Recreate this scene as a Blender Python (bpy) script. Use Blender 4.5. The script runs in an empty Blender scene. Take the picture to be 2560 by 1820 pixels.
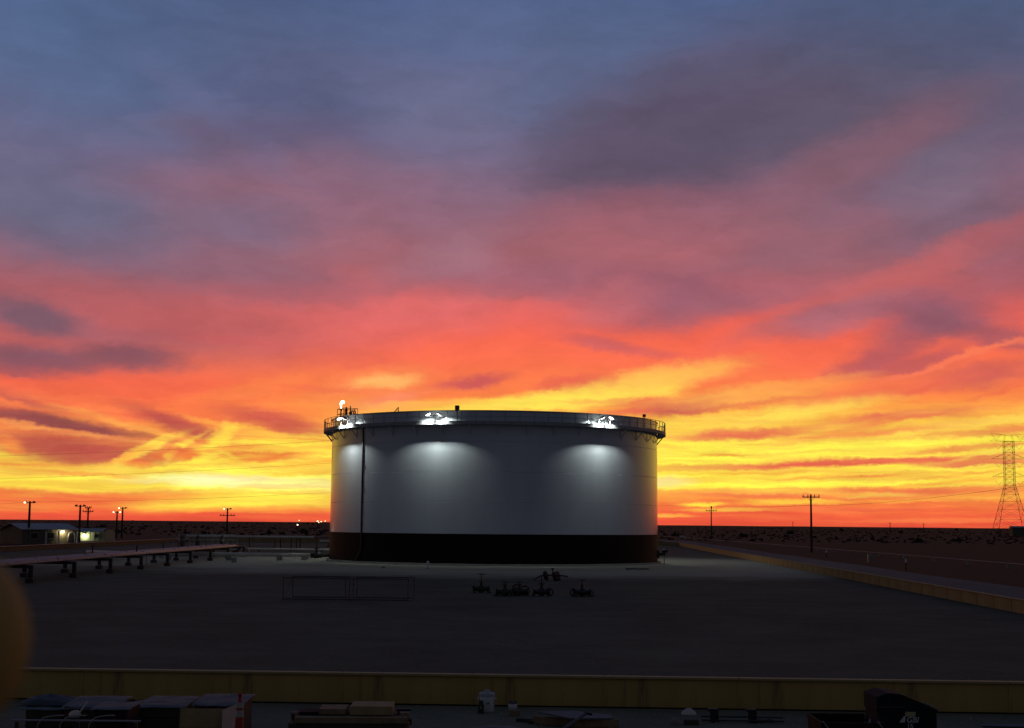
import bpy, bmesh, math, random
from mathutils import Vector, Matrix
random.seed(7)
S = bpy.context.scene
COL = S.collection
PI = math.pi
R_ = math.radians

# ------------------------------------------------------------------ camera
CAMZ = 4.07
F = 3600.0                        # focal length in photo pixels (2560 wide)
PITCH = math.atan(399 / F)
ROLL = R_(0.51)
fw = Vector((0, math.cos(PITCH), math.sin(PITCH)))
up0 = Vector((0, -math.sin(PITCH), math.cos(PITCH)))
rt0 = Vector((1, 0, 0))
rt = rt0 * math.cos(ROLL) + up0 * math.sin(ROLL)
up = up0 * math.cos(ROLL) - rt0 * math.sin(ROLL)
CPOS = Vector((0, 0, CAMZ))
cam_d = bpy.data.cameras.new('camera')
cam = bpy.data.objects.new('camera', cam_d)
COL.objects.link(cam)
cam.matrix_world = Matrix(((rt.x, up.x, -fw.x, 0), (rt.y, up.y, -fw.y, 0),
                           (rt.z, up.z, -fw.z, CAMZ), (0, 0, 0, 1)))
cam_d.sensor_width = 36.0
cam_d.lens = 36.0 * F / 2560
cam_d.clip_start = 0.02
cam_d.clip_end = 30000
cam_d.dof.use_dof = True
cam_d.dof.focus_distance = 140
cam_d.dof.aperture_fstop = 13
S.camera = cam


def raydir(px, py):
    return rt * ((px - 1280) / F) + up * ((910 - py) / F) + fw


def gp(px, py, z=0.0):
    """point of the plane at height z seen at a photo pixel"""
    d = raydir(px, py)
    return CPOS + d * ((z - CAMZ) / d.z)


def dp(px, py, Y):
    """point at distance Y seen at a photo pixel"""
    d = raydir(px, py)
    return CPOS + d * (Y / d.y)


# ------------------------------------------------------------------ view
S.view_settings.view_transform = 'Standard'
S.view_settings.look = 'None'
S.view_settings.exposure = 0
S.view_settings.gamma = 1
S.view_settings.use_curve_mapping = False
S.cycles.use_denoising = True
S.cycles.max_bounces = 6
S.cycles.sample_clamp_indirect = 3.0
S.cycles.use_adaptive_sampling = True


def lin(c):
    out = []
    for v in c:
        v /= 255.0
        out.append(v / 12.92 if v <= 0.04045 else ((v + 0.055) / 1.055) ** 2.4)
    return (out[0], out[1], out[2], 1.0)


# ------------------------------------------------------------------ world: dusk sky
W = bpy.data.worlds.new('World')
S.world = W
W.use_nodes = True
nt = W.node_tree
nt.nodes.clear()
N, L = nt.nodes, nt.links


def nd(t, **kw):
    n = N.new(t)
    for k, v in kw.items():
        setattr(n, k, v)
    return n


def math_n(op, a, b=None, c=None, clamp=False):
    n = nd('ShaderNodeMath', operation=op, use_clamp=clamp)
    for i, v in enumerate((a, b, c)):
        if v is None:
            continue
        if isinstance(v, (int, float)):
            n.inputs[i].default_value = v
        else:
            L.new(v, n.inputs[i])
    return n.outputs[0]


def vmath(op, a, b):
    n = nd('ShaderNodeVectorMath', operation=op)
    for i, v in enumerate((a, b)):
        if isinstance(v, (tuple, list)):
            n.inputs[i].default_value = v
        else:
            L.new(v, n.inputs[i])
    return n.outputs[0]


def mixc(f, a, b, mode='MIX'):
    n = nd('ShaderNodeMix', data_type='RGBA', blend_type=mode)
    n.clamp_factor = True
    for i, v in ((0, f), (6, a), (7, b)):
        if isinstance(v, (int, float)):
            n.inputs[i].default_value = v
        elif isinstance(v, tuple):
            n.inputs[i].default_value = v
        else:
            L.new(v, n.inputs[i])
    return n.outputs[2]


def skyxy(px, py):
    d = raydir(px, py).normalized()
    return math.atan2(d.x, d.y) * 36, math.asin(d.z) * 36    # units of about 100 photo pixels


tc = nd('ShaderNodeTexCoord')
sep = nd('ShaderNodeSeparateXYZ')
L.new(tc.outputs['Generated'], sep.inputs[0])
az = math_n('MULTIPLY', math_n('ARCTAN2', sep.outputs[0], sep.outputs[1]), 36.0)
el = math_n('MULTIPLY', math_n('ARCSINE', sep.outputs[2]), 36.0)
cmb = nd('ShaderNodeCombineXYZ')
L.new(az, cmb.inputs[0]); L.new(el, cmb.inputs[1])
P0 = cmb.outputs[0]


def noise(vec, sx, sy, scale=1.0, detail=4, rough=0.55, off=(0, 0, 0), rot=0.0):
    m = nd('ShaderNodeMapping')
    L.new(vec, m.inputs[0])
    m.inputs['Scale'].default_value = (sx, sy, 1)
    m.inputs['Location'].default_value = off
    m.inputs['Rotation'].default_value = (0, 0, rot)
    n = nd('ShaderNodeTexNoise')
    n.inputs['Scale'].default_value = scale
    n.inputs['Detail'].default_value = detail
    n.inputs['Roughness'].default_value = rough
    L.new(m.outputs[0], n.inputs['Vector'])
    return n


# wispy displacement of everything, finer towards the horizon
n1 = noise(P0, 0.30, 0.9, 1.0, 3, 0.5)
n2 = noise(P0, 1.3, 3.4, 1.0, 5, 0.6, (7, 3, 0))
d1 = vmath('SUBTRACT', n1.outputs['Color'], (0.5, 0.5, 0.5))
d2 = vmath('SUBTRACT', n2.outputs['Color'], (0.5, 0.5, 0.5))
d1 = vmath('MULTIPLY', d1, (2.4, 0.75, 0))
d2 = vmath('MULTIPLY', d2, (0.95, 0.30, 0))
fade2 = nd('ShaderNodeMapRange', interpolation_type='SMOOTHSTEP')
L.new(el, fade2.inputs[0])
fade2.inputs[1].default_value = 2.5; fade2.inputs[2].default_value = 7.0
fade2.inputs[3].default_value = 1.0; fade2.inputs[4].default_value = 0.5
d2s = nd('ShaderNodeVectorMath', operation='SCALE')
L.new(d2, d2s.inputs[0]); L.new(fade2.outputs[0], d2s.inputs['Scale'])
n3 = noise(P0, 3.2, 5.5, 1.0, 5, 0.65, (2, 9, 0))
d3 = vmath('MULTIPLY', vmath('SUBTRACT', n3.outputs['Color'], (0.5, 0.5, 0.5)), (0.55, 0.34, 0))
dd = vmath('ADD', vmath('ADD', d1, d2s.outputs[0]), d3)
# less displacement near the horizon
nearf = nd('ShaderNodeMapRange')
L.new(el, nearf.inputs[0])
nearf.inputs[1].default_value = 0; nearf.inputs[2].default_value = 6
nearf.inputs[3].default_value = 0.22; nearf.inputs[4].default_value = 1.0
sc_ = nd('ShaderNodeVectorMath', operation='SCALE')
L.new(dd, sc_.inputs[0]); L.new(nearf.outputs[0], sc_.inputs['Scale'])
P1 = vmath('ADD', P0, sc_.outputs[0])
sep1 = nd('ShaderNodeSeparateXYZ')
L.new(P1, sep1.inputs[0])
el1 = sep1.outputs[1]

RAMP = [(-60, (30, 22, 24)), (0, (232, 88, 60)), (25, (244, 98, 64)), (60, (245, 126, 66)), (92, (252, 176, 70)),
        (122, (255, 216, 76)), (215, (255, 224, 78)), (256, (253, 188, 74)), (310, (250, 132, 70)),
        (400, (250, 110, 78)), (465, (246, 102, 80)), (515, (230, 96, 86)), (570, (200, 96, 98)),
        (640, (166, 98, 107)), (730, (148, 99, 114)), (850, (126, 98, 120)), (1020, (102, 98, 128)),
        (1200, (84, 96, 132)), (1309, (76, 94, 134)), (1650, (68, 83, 118)), (2600, (54, 62, 86)),
        (5600, (38, 43, 58))]
LO, HI = -60.0, 5700.0
rampn = nd('ShaderNodeValToRGB')
mr = nd('ShaderNodeMapRange')
L.new(el1, mr.inputs[0])
mr.inputs[1].default_value = LO / 100; mr.inputs[2].default_value = HI / 100
L.new(mr.outputs[0], rampn.inputs[0])
cr = rampn.color_ramp
for i, (v, c) in enumerate(RAMP):
    t = (v - LO) / (HI - LO)
    e = cr.elements[i] if i < 2 else cr.elements.new(t)
    e.position = t
    e.color = lin(c)
color = rampn.outputs[0]
# behind the viewer the glow is gone: dusk blue-grey with a faint mauve belt
backr = nd('ShaderNodeValToRGB')
L.new(mr.outputs[0], backr.inputs[0])
BK = [(-60, (22, 22, 26)), (0, (60, 60, 68)), (300, (68, 66, 76)), (900, (64, 66, 77)), (2000, (54, 59, 74)), (5600, (38, 43, 58))]
for i, (v, c) in enumerate(BK):
    t = (v - LO) / (HI - LO)
    e = backr.color_ramp.elements[i] if i < 2 else backr.color_ramp.elements.new(t)
    e.position = t
    e.color = lin(c)
absaz = math_n('ABSOLUTE', az)
bf = nd('ShaderNodeMapRange', interpolation_type='SMOOTHSTEP')
L.new(absaz, bf.inputs[0])
bf.inputs[1].default_value = 16; bf.inputs[2].default_value = 60
color = mixc(bf.outputs[0], color, backr.outputs[0])


def blob(cx, cy, rx, ry, ang, rgb, s):
    global color
    if cy < 700:                      # the high veil is softer and broader
        rx, ry, s = rx * 1.3, ry * 1.35, s * .8
    elif rgb[1] > 195:
        rx, ry, s = rx * 1.08, ry * 1.18, min(1.0, s * 1.05)
    x, y = skyxy(cx, cy)
    m = nd('ShaderNodeMapping', vector_type='TEXTURE')
    L.new(P1, m.inputs[0])
    m.inputs['Location'].default_value = (x, y, 0)
    m.inputs['Rotation'].default_value = (0, 0, R_(ang))
    m.inputs['Scale'].default_value = (rx * 1.62 / 100, ry * 1.62 / 100, 1)
    g = nd('ShaderNodeTexGradient', gradient_type='SPHERICAL')
    L.new(m.outputs[0], g.inputs[0])
    r = nd('ShaderNodeMapRange', interpolation_type='SMOOTHSTEP')
    L.new(g.outputs['Fac'], r.inputs[0])
    r.inputs[1].default_value = 0.0; r.inputs[2].default_value = 0.82
    r.inputs[3].default_value = 0.0; r.inputs[4].default_value = s
    color = mixc(r.outputs[0], color, lin(rgb))


# cloud banks and lit streaks, each at its own bearing and height in the sky
CLOUDS = [
    # high sky, left
    (199, 159, 280, 170, 0, (78, 107, 148), .75), (484, 97, 260, 140, -20, (78, 90, 125), .5),
    (785, 262, 170, 70, 0, (80, 90, 126), .7), (569, 319, 190, 30, -35, (103, 106, 142), .5),
    (540, 364, 100, 40, -20, (108, 92, 118), .6), (768, 341, 120, 35, 0, (96, 88, 118), .6),
    (1138, 245, 190, 170, 60, (107, 113, 148), .6), (1120, 60, 200, 70, 0, (82, 100, 142), .6),
    (853, 500, 320, 70, 0, (150, 104, 124), .55), (45, 484, 240, 90, -10, (90, 104, 138), .75),
    (200, 570, 170, 45, -5, (100, 99, 126), .6), (640, 560, 90, 40, 0, (120, 105, 132), .5),
    (300, 690, 250, 28, 0, (150, 98, 112), .6), (30, 690, 120, 25, 0, (172, 98, 108), .6),
    (700, 690, 130, 25, 0, (132, 98, 118), .5), (1107, 655, 110, 40, 20, (162, 120, 138), .6),
    (880, 620, 90, 30, 0, (165, 102, 115), .5),
    # high sky, right
    (1488, 199, 180, 150, 35, (84, 102, 138), .6), (1640, 370, 230, 110, 10, (92, 77, 98), 1.1),
    (1886, 256, 310, 120, 15, (88, 80, 104), 1.05), (2227, 285, 320, 120, 10, (94, 84, 104), .95),
    (2398, 45, 320, 95, 0, (70, 84, 114), .65), (2113, 410, 240, 50, 25, (142, 95, 108), .7),
    (1630, 580, 220, 70, 0, (172, 96, 105), .7), (1850, 500, 200, 60, 10, (140, 95, 112), .5),
    (2369, 478, 100, 70, 20, (118, 108, 130), .6), (2398, 557, 200, 40, 15, (108, 88, 108), .65),
    (2227, 700, 350, 36, 20, (190, 98, 101), .85), (2511, 683, 130, 60, 20, (146, 90, 105), .7),
    (1931, 643, 120, 35, 5, (138, 95, 112), .7), (1335, 700, 270, 42, 0, (148, 96, 116), .6),
    (1663, 740, 190, 62, 5, (140, 90, 110), .8), (1520, 768, 150, 40, 20, (205, 112, 118), .4),
    (1852, 755, 260, 38, 12, (146, 95, 112), .6), (2125, 784, 180, 32, 10, (156, 105, 122), .7),
    (2377, 792, 140, 48, -10, (120, 85, 105), .8), (2293, 830, 130, 30, 5, (138, 86, 104), .7),
    (2537, 850, 80, 30, -10, (150, 85, 100), .7),
    # red belt
    (700, 1175, 240, 62, 2, (255, 226, 82), .8), (1740, 1150, 200, 60, 2, (255, 228, 80), .75),
    (120, 668, 470, 58, -3, (136, 97, 115), .8), (130, 1085, 430, 46, -5, (246, 118, 73), .85),
    (1050, 770, 300, 45, 4, (216, 108, 112), .5),
    (160, 545, 430, 75, -4, (98, 104, 132), .65), (200, 790, 560, 84, -4, (166, 94, 103), 1.0), (470, 800, 330, 42, -2, (190, 93, 95), .8), (-60, 900, 420, 70, -4, (165, 88, 98), .8),
    (250, 1000, 520, 75, -4, (250, 108, 72), .85), (640, 1030, 200, 35, -4, (252, 125, 72), .6),
    (300, 945, 420, 40, 0, (244, 98, 74), .6),
    (1050, 803, 300, 55, 5, (226, 108, 108), .5), (66, 792, 120, 34, -8, (110, 87, 106), .8),
    (310, 892, 130, 32, -3, (124, 80, 96), .85), (90, 900, 170, 33, -5, (118, 82, 100), .85),
    (35, 930, 100, 18, -6, (132, 80, 95), .6), (1173, 948, 90, 14, 5, (200, 84, 88), .9),
    (1440, 956, 95, 14, 5, (224, 90, 80), .7), (1488, 862, 80, 20, -8, (198, 94, 100), .75),
    (1597, 880, 90, 13, -3, (208, 94, 95), .65), (2167, 893, 120, 32, 15, (174, 85, 94), .85),
    (2293, 905, 140, 25, 10, (180, 85, 92), .75), (2461, 938, 130, 24, 5, (194, 87, 87), .85),
    (2398, 900, 240, 8, 13, (252, 122, 86), .85), (930, 955, 130, 34, 14, (255, 142, 84), .7), (955, 950, 70, 16, 8, (255, 190, 105), .8),
    (980, 997, 85, 20, 15, (250, 142, 108), .6), (640, 965, 160, 22, 12, (255, 135, 75), .6),
    (1705, 932, 150, 28, 8, (255, 178, 86), .9), (1634, 966, 90, 16, 5, (255, 215, 82), .9),
    (1531, 972, 210, 22, 10, (255, 196, 86), .9), (1356, 1004, 240, 20, 5, (255, 228, 86), .97),
    (1040, 1010, 110, 12, 5, (255, 190, 90), .6),
    (1663, 998, 140, 10, 5, (224, 94, 78), .85), (1697, 1019, 110, 16, 5, (192, 84, 82), .9),
    (1560, 1030, 90, 10, 5, (236, 100, 80), .7),
    (1831, 992, 210, 22, 3, (255, 182, 86), .7), (1978, 1030, 210, 17, 8, (255, 218, 86), .92),
    (1726, 1050, 140, 12, 8, (255, 208, 82), .9), (2220, 975, 240, 20, 8, (246, 112, 82), .7),
    # dark purple bars left and the bright threads between them
    (45, 992, 120, 12, -12, (172, 80, 80), .75), (200, 1010, 230, 12, -8, (255, 122, 78), .7),
    (170, 1058, 215, 21, -9, (146, 73, 75), .97), (40, 1040, 100, 16, -5, (146, 73, 75), .85),
    (197, 1083, 210, 8, -7, (255, 160, 86), .9), (175, 1120, 210, 33, -6, (182, 80, 72), .93),
    (255, 1147, 120, 17, 0, (188, 84, 72), .75), (20, 1110, 40, 16, -20, (252, 150, 72), .7),
    (394, 1076, 200, 7, -14, (255, 168, 82), .9), (455, 1058, 135, 19, -18, (186, 77, 76), .88),
    (690, 1055, 140, 24, -12, (202, 84, 76), .85), (650, 1078, 150, 8, -12, (255, 185, 76), .85),
    (630, 1099, 65, 8, 0, (232, 102, 65), .65), (374, 1125, 85, 9, 25, (255, 218, 82), .92),
    (410, 1108, 30, 8, 40, (255, 205, 80), .8), (563, 1104, 30, 18, 50, (255, 216, 76), .85),
    (748, 1113, 140, 19, 0, (255, 218, 76), .9), (520, 1134, 60, 10, 10, (255, 205, 74), .7),
    # yellow belt left
    (90, 1165, 190, 12, 0, (238, 110, 66), .6), (510, 1199, 450, 24, 0, (255, 240, 90), 1.0),
    (638, 1144, 120, 12, 4, (234, 108, 60), .9), (484, 1143, 28, 14, 0, (234, 94, 60), .75),
    (342, 1160, 36, 11, 0, (240, 105, 60), .65), (425, 1142, 50, 8, 5, (236, 100, 62), .6),
    (470, 1166, 160, 7, 9, (255, 220, 78), .7), (551, 1202, 180, 11, 0, (255, 250, 178), .9),
    (748, 1214, 150, 16, 0, (255, 250, 145), .85), (80, 1208, 180, 11, 0, (255, 226, 76), .9),
    (24, 1188, 110, 6, 2, (255, 198, 76), .7), (354, 1213, 66, 5, 0, (250, 182, 66), .55),
    (780, 1160, 90, 7, 5, (250, 165, 65), .65), (770, 1183, 110, 5, 3, (252, 190, 66), .55),
    (256, 1222, 140, 7, 6, (255, 226, 78), .85), (551, 1244, 135, 11, 0, (246, 140, 66), .85),
    (197, 1238, 170, 10, 2, (244, 124, 68), .85), (98, 1259, 140, 9, 0, (244, 130, 68), .6),
    (492, 1260, 150, 13, 1, (255, 216, 76), .9), (728, 1246, 170, 20, 0, (255, 232, 82), .92),
    (700, 1276, 160, 8, 0, (250, 150, 68), .6), (30, 1272, 140, 6, 0, (250, 150, 70), .6),
    # curls left of the tank
    (575, 1086, 16, 24, 20, (255, 222, 78), .8), (548, 1120, 44, 7, -30, (255, 226, 80), .8), (470, 1116, 55, 6, 33, (255, 222, 80), .8),
    (500, 1152, 70, 6, 14, (255, 226, 80), .8), (455, 1130, 34, 8, 10, (232, 96, 64), .7), (522, 1104, 24, 9, -20, (228, 92, 66), .7),
    (420, 1167, 70, 5, 12, (255, 222, 78), .75), (600, 1125, 60, 6, 6, (255, 150, 68), .6), (330, 1140, 60, 6, 20, (255, 170, 70), .6),
    (800, 728, 220, 30, 3, (166, 96, 108), .5), (1280, 722, 180, 30, 4, (160, 98, 112), .45), (600, 850, 160, 16, -2, (205, 92, 92), .5),
    # yellow belt right
    (1852, 1082, 185, 14, 3, (228, 94, 80), .88), (2251, 1044, 185, 13, 4, (224, 99, 80), .8),
    (2440, 1062, 240, 9, 7, (255, 212, 86), .88), (2398, 1091, 210, 10, 5, (238, 140, 80), .75),
    (2104, 1092, 210, 9, 4, (240, 108, 78), .75), (1978, 1127, 440, 20, 1, (255, 237, 82), 1.0),
    (1810, 1136, 72, 4, 0, (236, 150, 62), .8), (2146, 1157, 440, 9, 2, (232, 104, 78), .97),
    (1852, 1184, 165, 5, 2, (240, 150, 62), .75), (2062, 1197, 200, 6, 3, (240, 128, 68), .85),
    (2440, 1121, 165, 6, 4, (236, 138, 76), .75), (2461, 1161, 165, 10, 0, (228, 114, 80), .9),
    (1810, 1208, 240, 17, 0, (255, 234, 76), .95), (2240, 1180, 330, 5, 2, (255, 226, 80), .9),
    (2188, 1209, 420, 9, 0, (255, 232, 80), .92), (1655, 1208, 60, 11, 2, (255, 248, 160), .65),
    (2146, 1231, 420, 12, 1, (241, 123, 75), .92), (1978, 1254, 100, 6, 2, (255, 208, 72), .85),
    (1755, 1261, 46, 4, 0, (255, 222, 72), .92), (1831, 1275, 100, 4, 0, (255, 212, 76), .88),
    (2419, 1243, 165, 7, 2, (255, 178, 78), .75), (1663, 1288, 66, 5, 0, (255, 192, 76), .75),
    (2080, 1272, 260, 6, 1, (240, 112, 70), .7), (2350, 1300, 220, 5, 1, (250, 120, 72), .7),
]
for b in CLOUDS:
    blob(*b)
# thin stray fibres fanning from the afterglow, all along the belt
fr = random.Random(21)
for k in range(44):
    fx, v = fr.uniform(-300, 2860), fr.uniform(60, 360)
    if 830 < fx < 1640 and v < 250:
        continue
    slope = (fx - 1240) / 1300 * (v / 360) * 14 + fr.uniform(-2, 2)
    ln = fr.uniform(60, 170)
    if v < 235:
        c_ = fr.choice([(248, 150, 66), (240, 120, 68), (255, 235, 90), (255, 226, 80)])
    else:
        c_ = fr.choice([(215, 88, 78), (255, 150, 80), (236, 98, 76), (255, 180, 84)])
    hi_ = v > 235
    blob(fx, 1309 - v + (fx - 1280) * .009, ln, fr.uniform(6, 13) if hi_ else fr.uniform(2.5, 6.5), slope, c_, fr.uniform(.3, .5) if hi_ else fr.uniform(.4, .75))

# fine lit fibres: long level threads low down, softer fans higher up
th = noise(P1, 0.35, 7.5, 1.0, 5, 0.6, (3, 11, 0))
tr = nd('ShaderNodeMapRange', interpolation_type='SMOOTHSTEP')
L.new(th.outputs['Fac'], tr.inputs[0])
tr.inputs[1].default_value = .36; tr.inputs[2].default_value = .66
tr.inputs[3].default_value = 0.88; tr.inputs[4].default_value = 1.12
lowm = nd('ShaderNodeMapRange', interpolation_type='SMOOTHSTEP')
L.new(el, lowm.inputs[0])
lowm.inputs[1].default_value = 1.6; lowm.inputs[2].default_value = 3.8
lowm.inputs[3].default_value = 1.0; lowm.inputs[4].default_value = 0.0
cx_ = nd('ShaderNodeCombineColor')
g1 = math_n('POWER', tr.outputs[0], 0.4)
g2 = math_n('POWER', tr.outputs[0], 1.6)
L.new(g1, cx_.inputs[0]); L.new(g2, cx_.inputs[1]); L.new(g1, cx_.inputs[2])
color = mixc(lowm.outputs[0], color, mixc(1.0, color, cx_.outputs[0], 'MULTIPLY'))
hi_n = noise(P1, 0.6, 1.5, 1.0, 6, 0.6, (1, 5, 0), R_(-12))
hr = nd('ShaderNodeMapRange')
L.new(hi_n.outputs['Fac'], hr.inputs[0])
hr.inputs[1].default_value = .3; hr.inputs[2].default_value = .7
hr.inputs[3].default_value = .90; hr.inputs[4].default_value = 1.08
color = mixc(1.0, color, hr.outputs[0], 'MULTIPLY')

# clear-air contribution
sky = nd('ShaderNodeTexSky', sky_type='NISHITA')
sky.sun_disc = False
sky.sun_elevation = R_(0.0)
sky.sun_rotation = R_(0.0)
skys = nd('ShaderNodeVectorMath', operation='SCALE')
L.new(sky.outputs[0], skys.inputs[0]); skys.inputs['Scale'].default_value = 0.004
color = mixc(1.0, color, skys.outputs[0], 'ADD')
bg = nd('ShaderNodeBackground')
L.new(color, bg.inputs[0])
bg.inputs[1].default_value = 1.0
wo = nd('ShaderNodeOutputWorld')
L.new(bg.outputs[0], wo.inputs[0])

# ------------------------------------------------------------------ materials
MATS = {}


def mat(name, rgb, rough=0.8, metal=0.0, var=0.18, scale=3.0, bump=0.0, bscale=None, rust=None, streak=False, spec=0.5):
    if name in MATS:
        return MATS[name]
    m = bpy.data.materials.new(name)
    m.use_nodes = True
    t = m.node_tree
    b = t.nodes['Principled BSDF']
    b.inputs['Roughness'].default_value = rough
    b.inputs['Metallic'].default_value = metal
    b.inputs['Specular IOR Level'].default_value = spec
    c = t.nodes.new('ShaderNodeTexCoord')
    mp = t.nodes.new('ShaderNodeMapping')
    t.links.new(c.outputs['Object'], mp.inputs[0])
    if streak:
        mp.inputs['Scale'].default_value = (1, 1, 0.12)
    n = t.nodes.new('ShaderNodeTexNoise')
    n.inputs['Scale'].default_value = scale
    n.inputs['Detail'].default_value = 6
    n.inputs['Roughness'].default_value = 0.62
    t.links.new(mp.outputs[0], n.inputs['Vector'])
    r = t.nodes.new('ShaderNodeValToRGB')
    r.color_ramp.elements[0].position = 0.28
    r.color_ramp.elements[1].position = 0.72
    r.color_ramp.elements[0].color = tuple(v * (1 - var) for v in rgb) + (1,)
    r.color_ramp.elements[1].color = tuple(min(1, v * (1 + var)) for v in rgb) + (1,)
    t.links.new(n.outputs['Fac'], r.inputs[0])
    col = r.outputs[0]
    if rust:
        n3 = t.nodes.new('ShaderNodeTexNoise')
        n3.inputs['Scale'].default_value = scale * 2.3
        n3.inputs['Detail'].default_value = 8
        n3.inputs['Roughness'].default_value = .7
        t.links.new(mp.outputs[0], n3.inputs['Vector'])
        rr = t.nodes.new('ShaderNodeValToRGB')
        rr.color_ramp.elements[0].position = .55
        rr.color_ramp.elements[1].position = .68
        t.links.new(n3.outputs['Fac'], rr.inputs[0])
        mx = t.nodes.new('ShaderNodeMix')
        mx.data_type = 'RGBA'
        t.links.new(rr.outputs[0], mx.inputs[0])
        t.links.new(col, mx.inputs[6])
        mx.inputs[7].default_value = tuple(rust) + (1,)
        col = mx.outputs[2]
    t.links.new(col, b.inputs['Base Color'])
    if bump:
        n2 = t.nodes.new('ShaderNodeTexNoise')
        n2.inputs['Scale'].default_value = bscale or scale * 6
        n2.inputs['Detail'].default_value = 5
        t.links.new(c.outputs['Object'], n2.inputs['Vector'])
        bp = t.nodes.new('ShaderNodeBump')
        bp.inputs['Strength'].default_value = bump
        bp.inputs['Distance'].default_value = 0.05
        t.links.new(n2.outputs['Fac'], bp.inputs['Height'])
        t.links.new(bp.outputs[0], b.inputs['Normal'])
    MATS[name] = m
    return m


def emis(name, rgb, strength):
    if name in MATS:
        return MATS[name]
    m = bpy.data.materials.new(name)
    m.use_nodes = True
    b = m.node_tree.nodes['Principled BSDF']
    b.inputs['Base Color'].default_value = (0.7, 0.7, 0.7, 1)
    b.inputs['Emission Color'].default_value = tuple(rgb) + (1,)
    b.inputs['Emission Strength'].default_value = strength
    MATS[name] = m
    return m


M_white = mat('tank_white_paint', (.61, .65, .71),   .17, 0, .06, .45, .05, 1.5, streak=True)
M_black = mat('tank_black_coating', (.012, .006, .005), .7, 0, .25, .5, .05, 2.0, spec=.12)
M_galv = mat('galvanised_steel', (.30, .30, .30), .45, .7, .15, 2)
M_rgrey = mat('grey_rail_paint', (.33, .33, .34), .6, 0, .2, 3)
M_steel = mat('dark_steel', (.06, .055, .055), .55, .5, .25, 3)
M_red = mat('red_primer_steel', (.16, .035, .025), .55, .1, .25, 3)
M_conc = mat('concrete', (.32, .31, .29), .9, 0, .2, 1.2, .3, 20)
M_yel = mat('yellow_wall_paint', (.50, .33, .09), .62, 0, .16, .8, .1, 6, rust=(.20, .12, .04), streak=True)
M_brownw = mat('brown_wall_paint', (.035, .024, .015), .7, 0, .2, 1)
M_yel_shaded = mat('shaded_yellow_paint', (.33, .24, .085), .7, 0, .22, .8, .1, 6, rust=(.16, .11, .05), streak=True)  # yellow wall paint darkened: the receding wall's dimmer light is in the colour
M_yelcap = mat('yellow_cap_paint', (.40, .30, .11), .6, 0, .14, 1.5)
M_rail = mat('safety_yellow', (.36, .25, .055), .75, 0, .08, 30)
M_pipe = mat('pale_pipe_coating', (.60, .57, .48), .45, 0, .2, .8)
M_pink = mat('weathered_pipe', (.22, .13, .115), .45, .1, .3, 1.2)
M_wood = mat('timber', (.24, .17, .09), .85, 0, .3, 4, .2, 30)
M_wood2 = mat('pale_plywood', (.36, .25, .11), .8, 0, .25, 3)
M_woodd = mat('dark_timber', (.06, .05, .03), .9, 0, .3, 4)
M_pole = mat('creosoted_wood', (.06, .035, .025), .9, 0, .3, 2)
M_sheet = mat('grey_sheet', (.10, .13, .14), .75, 0, .3, 2.5, .15, 9)
M_tarp = mat('blue_grey_tarp', (.05, .068, .088), .7, 0, .25, 3, .35, 7)
M_whitepl = mat('white_plastic', (.62, .62, .62), .5, 0, .08, 6)
M_blackpl = mat('black_plastic', (.015, .015, .016), .45, 0, .2, 6)
M_dkbox = mat('dark_box_paint', (.018, .020, .022), .85, 0, .3, 4, spec=.15)
M_rust = mat('rusty_brown_steel', (.035, .018, .015), .85, 0, .4, 3, spec=.15)
M_cage = mat('dull_frame_steel', (.065, .058, .056), .7, .1, .3, 3)
M_orange = mat('orange_plastic', (.36, .03, .02), .5, 0, .12, 6)
M_band = mat('reflective_white', (.40, .40, .39), .4, 0, .08, 9)
M_wall_a = mat('tan_metal_wall', (.12, .10, .07), .7, 0, .15, 1.0)
M_wall_b = mat('pale_green_wall', (.28, .32, .19), .7, 0, .15, 1.0)
M_roof = mat('metal_roof', (.24, .24, .25), .5, .2, .15, .6)
M_glass = mat('dark_glass', (.02, .022, .025), .08, 0, .1, 2)
M_cable = mat('cable_black', (.02, .018, .018), .6, 0, .1, 2)
M_lens = emis('lamp_lens', (1.0, 1.0, .93), 7)
M_sod = emis('warm_lamp_lens', (1.0, .74, .42), 5)
M_porch = emis('porch_lamp_lens', (1.0, .92, .55), 30)
M_flame = emis('gas_flame', (1.0, .93, .80), 6)
M_green = mat('valve_green_paint', (.035, .05, .03), .5, .2, .3, 4)
M_grime = mat('oily_black_steel', (.045, .042, .040), .4, .4, .3, 4)
M_tyre = mat('tyre_rubber', (.018, .017, .016), .8, 0, .2, 6)
M_brush = mat('desert_brush', (.060, .040, .035), .95, 0, .2, .4, spec=.1)
M_stone = mat('pebble', (.26, .24, .21), .9, 0, .3, 5)


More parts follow.
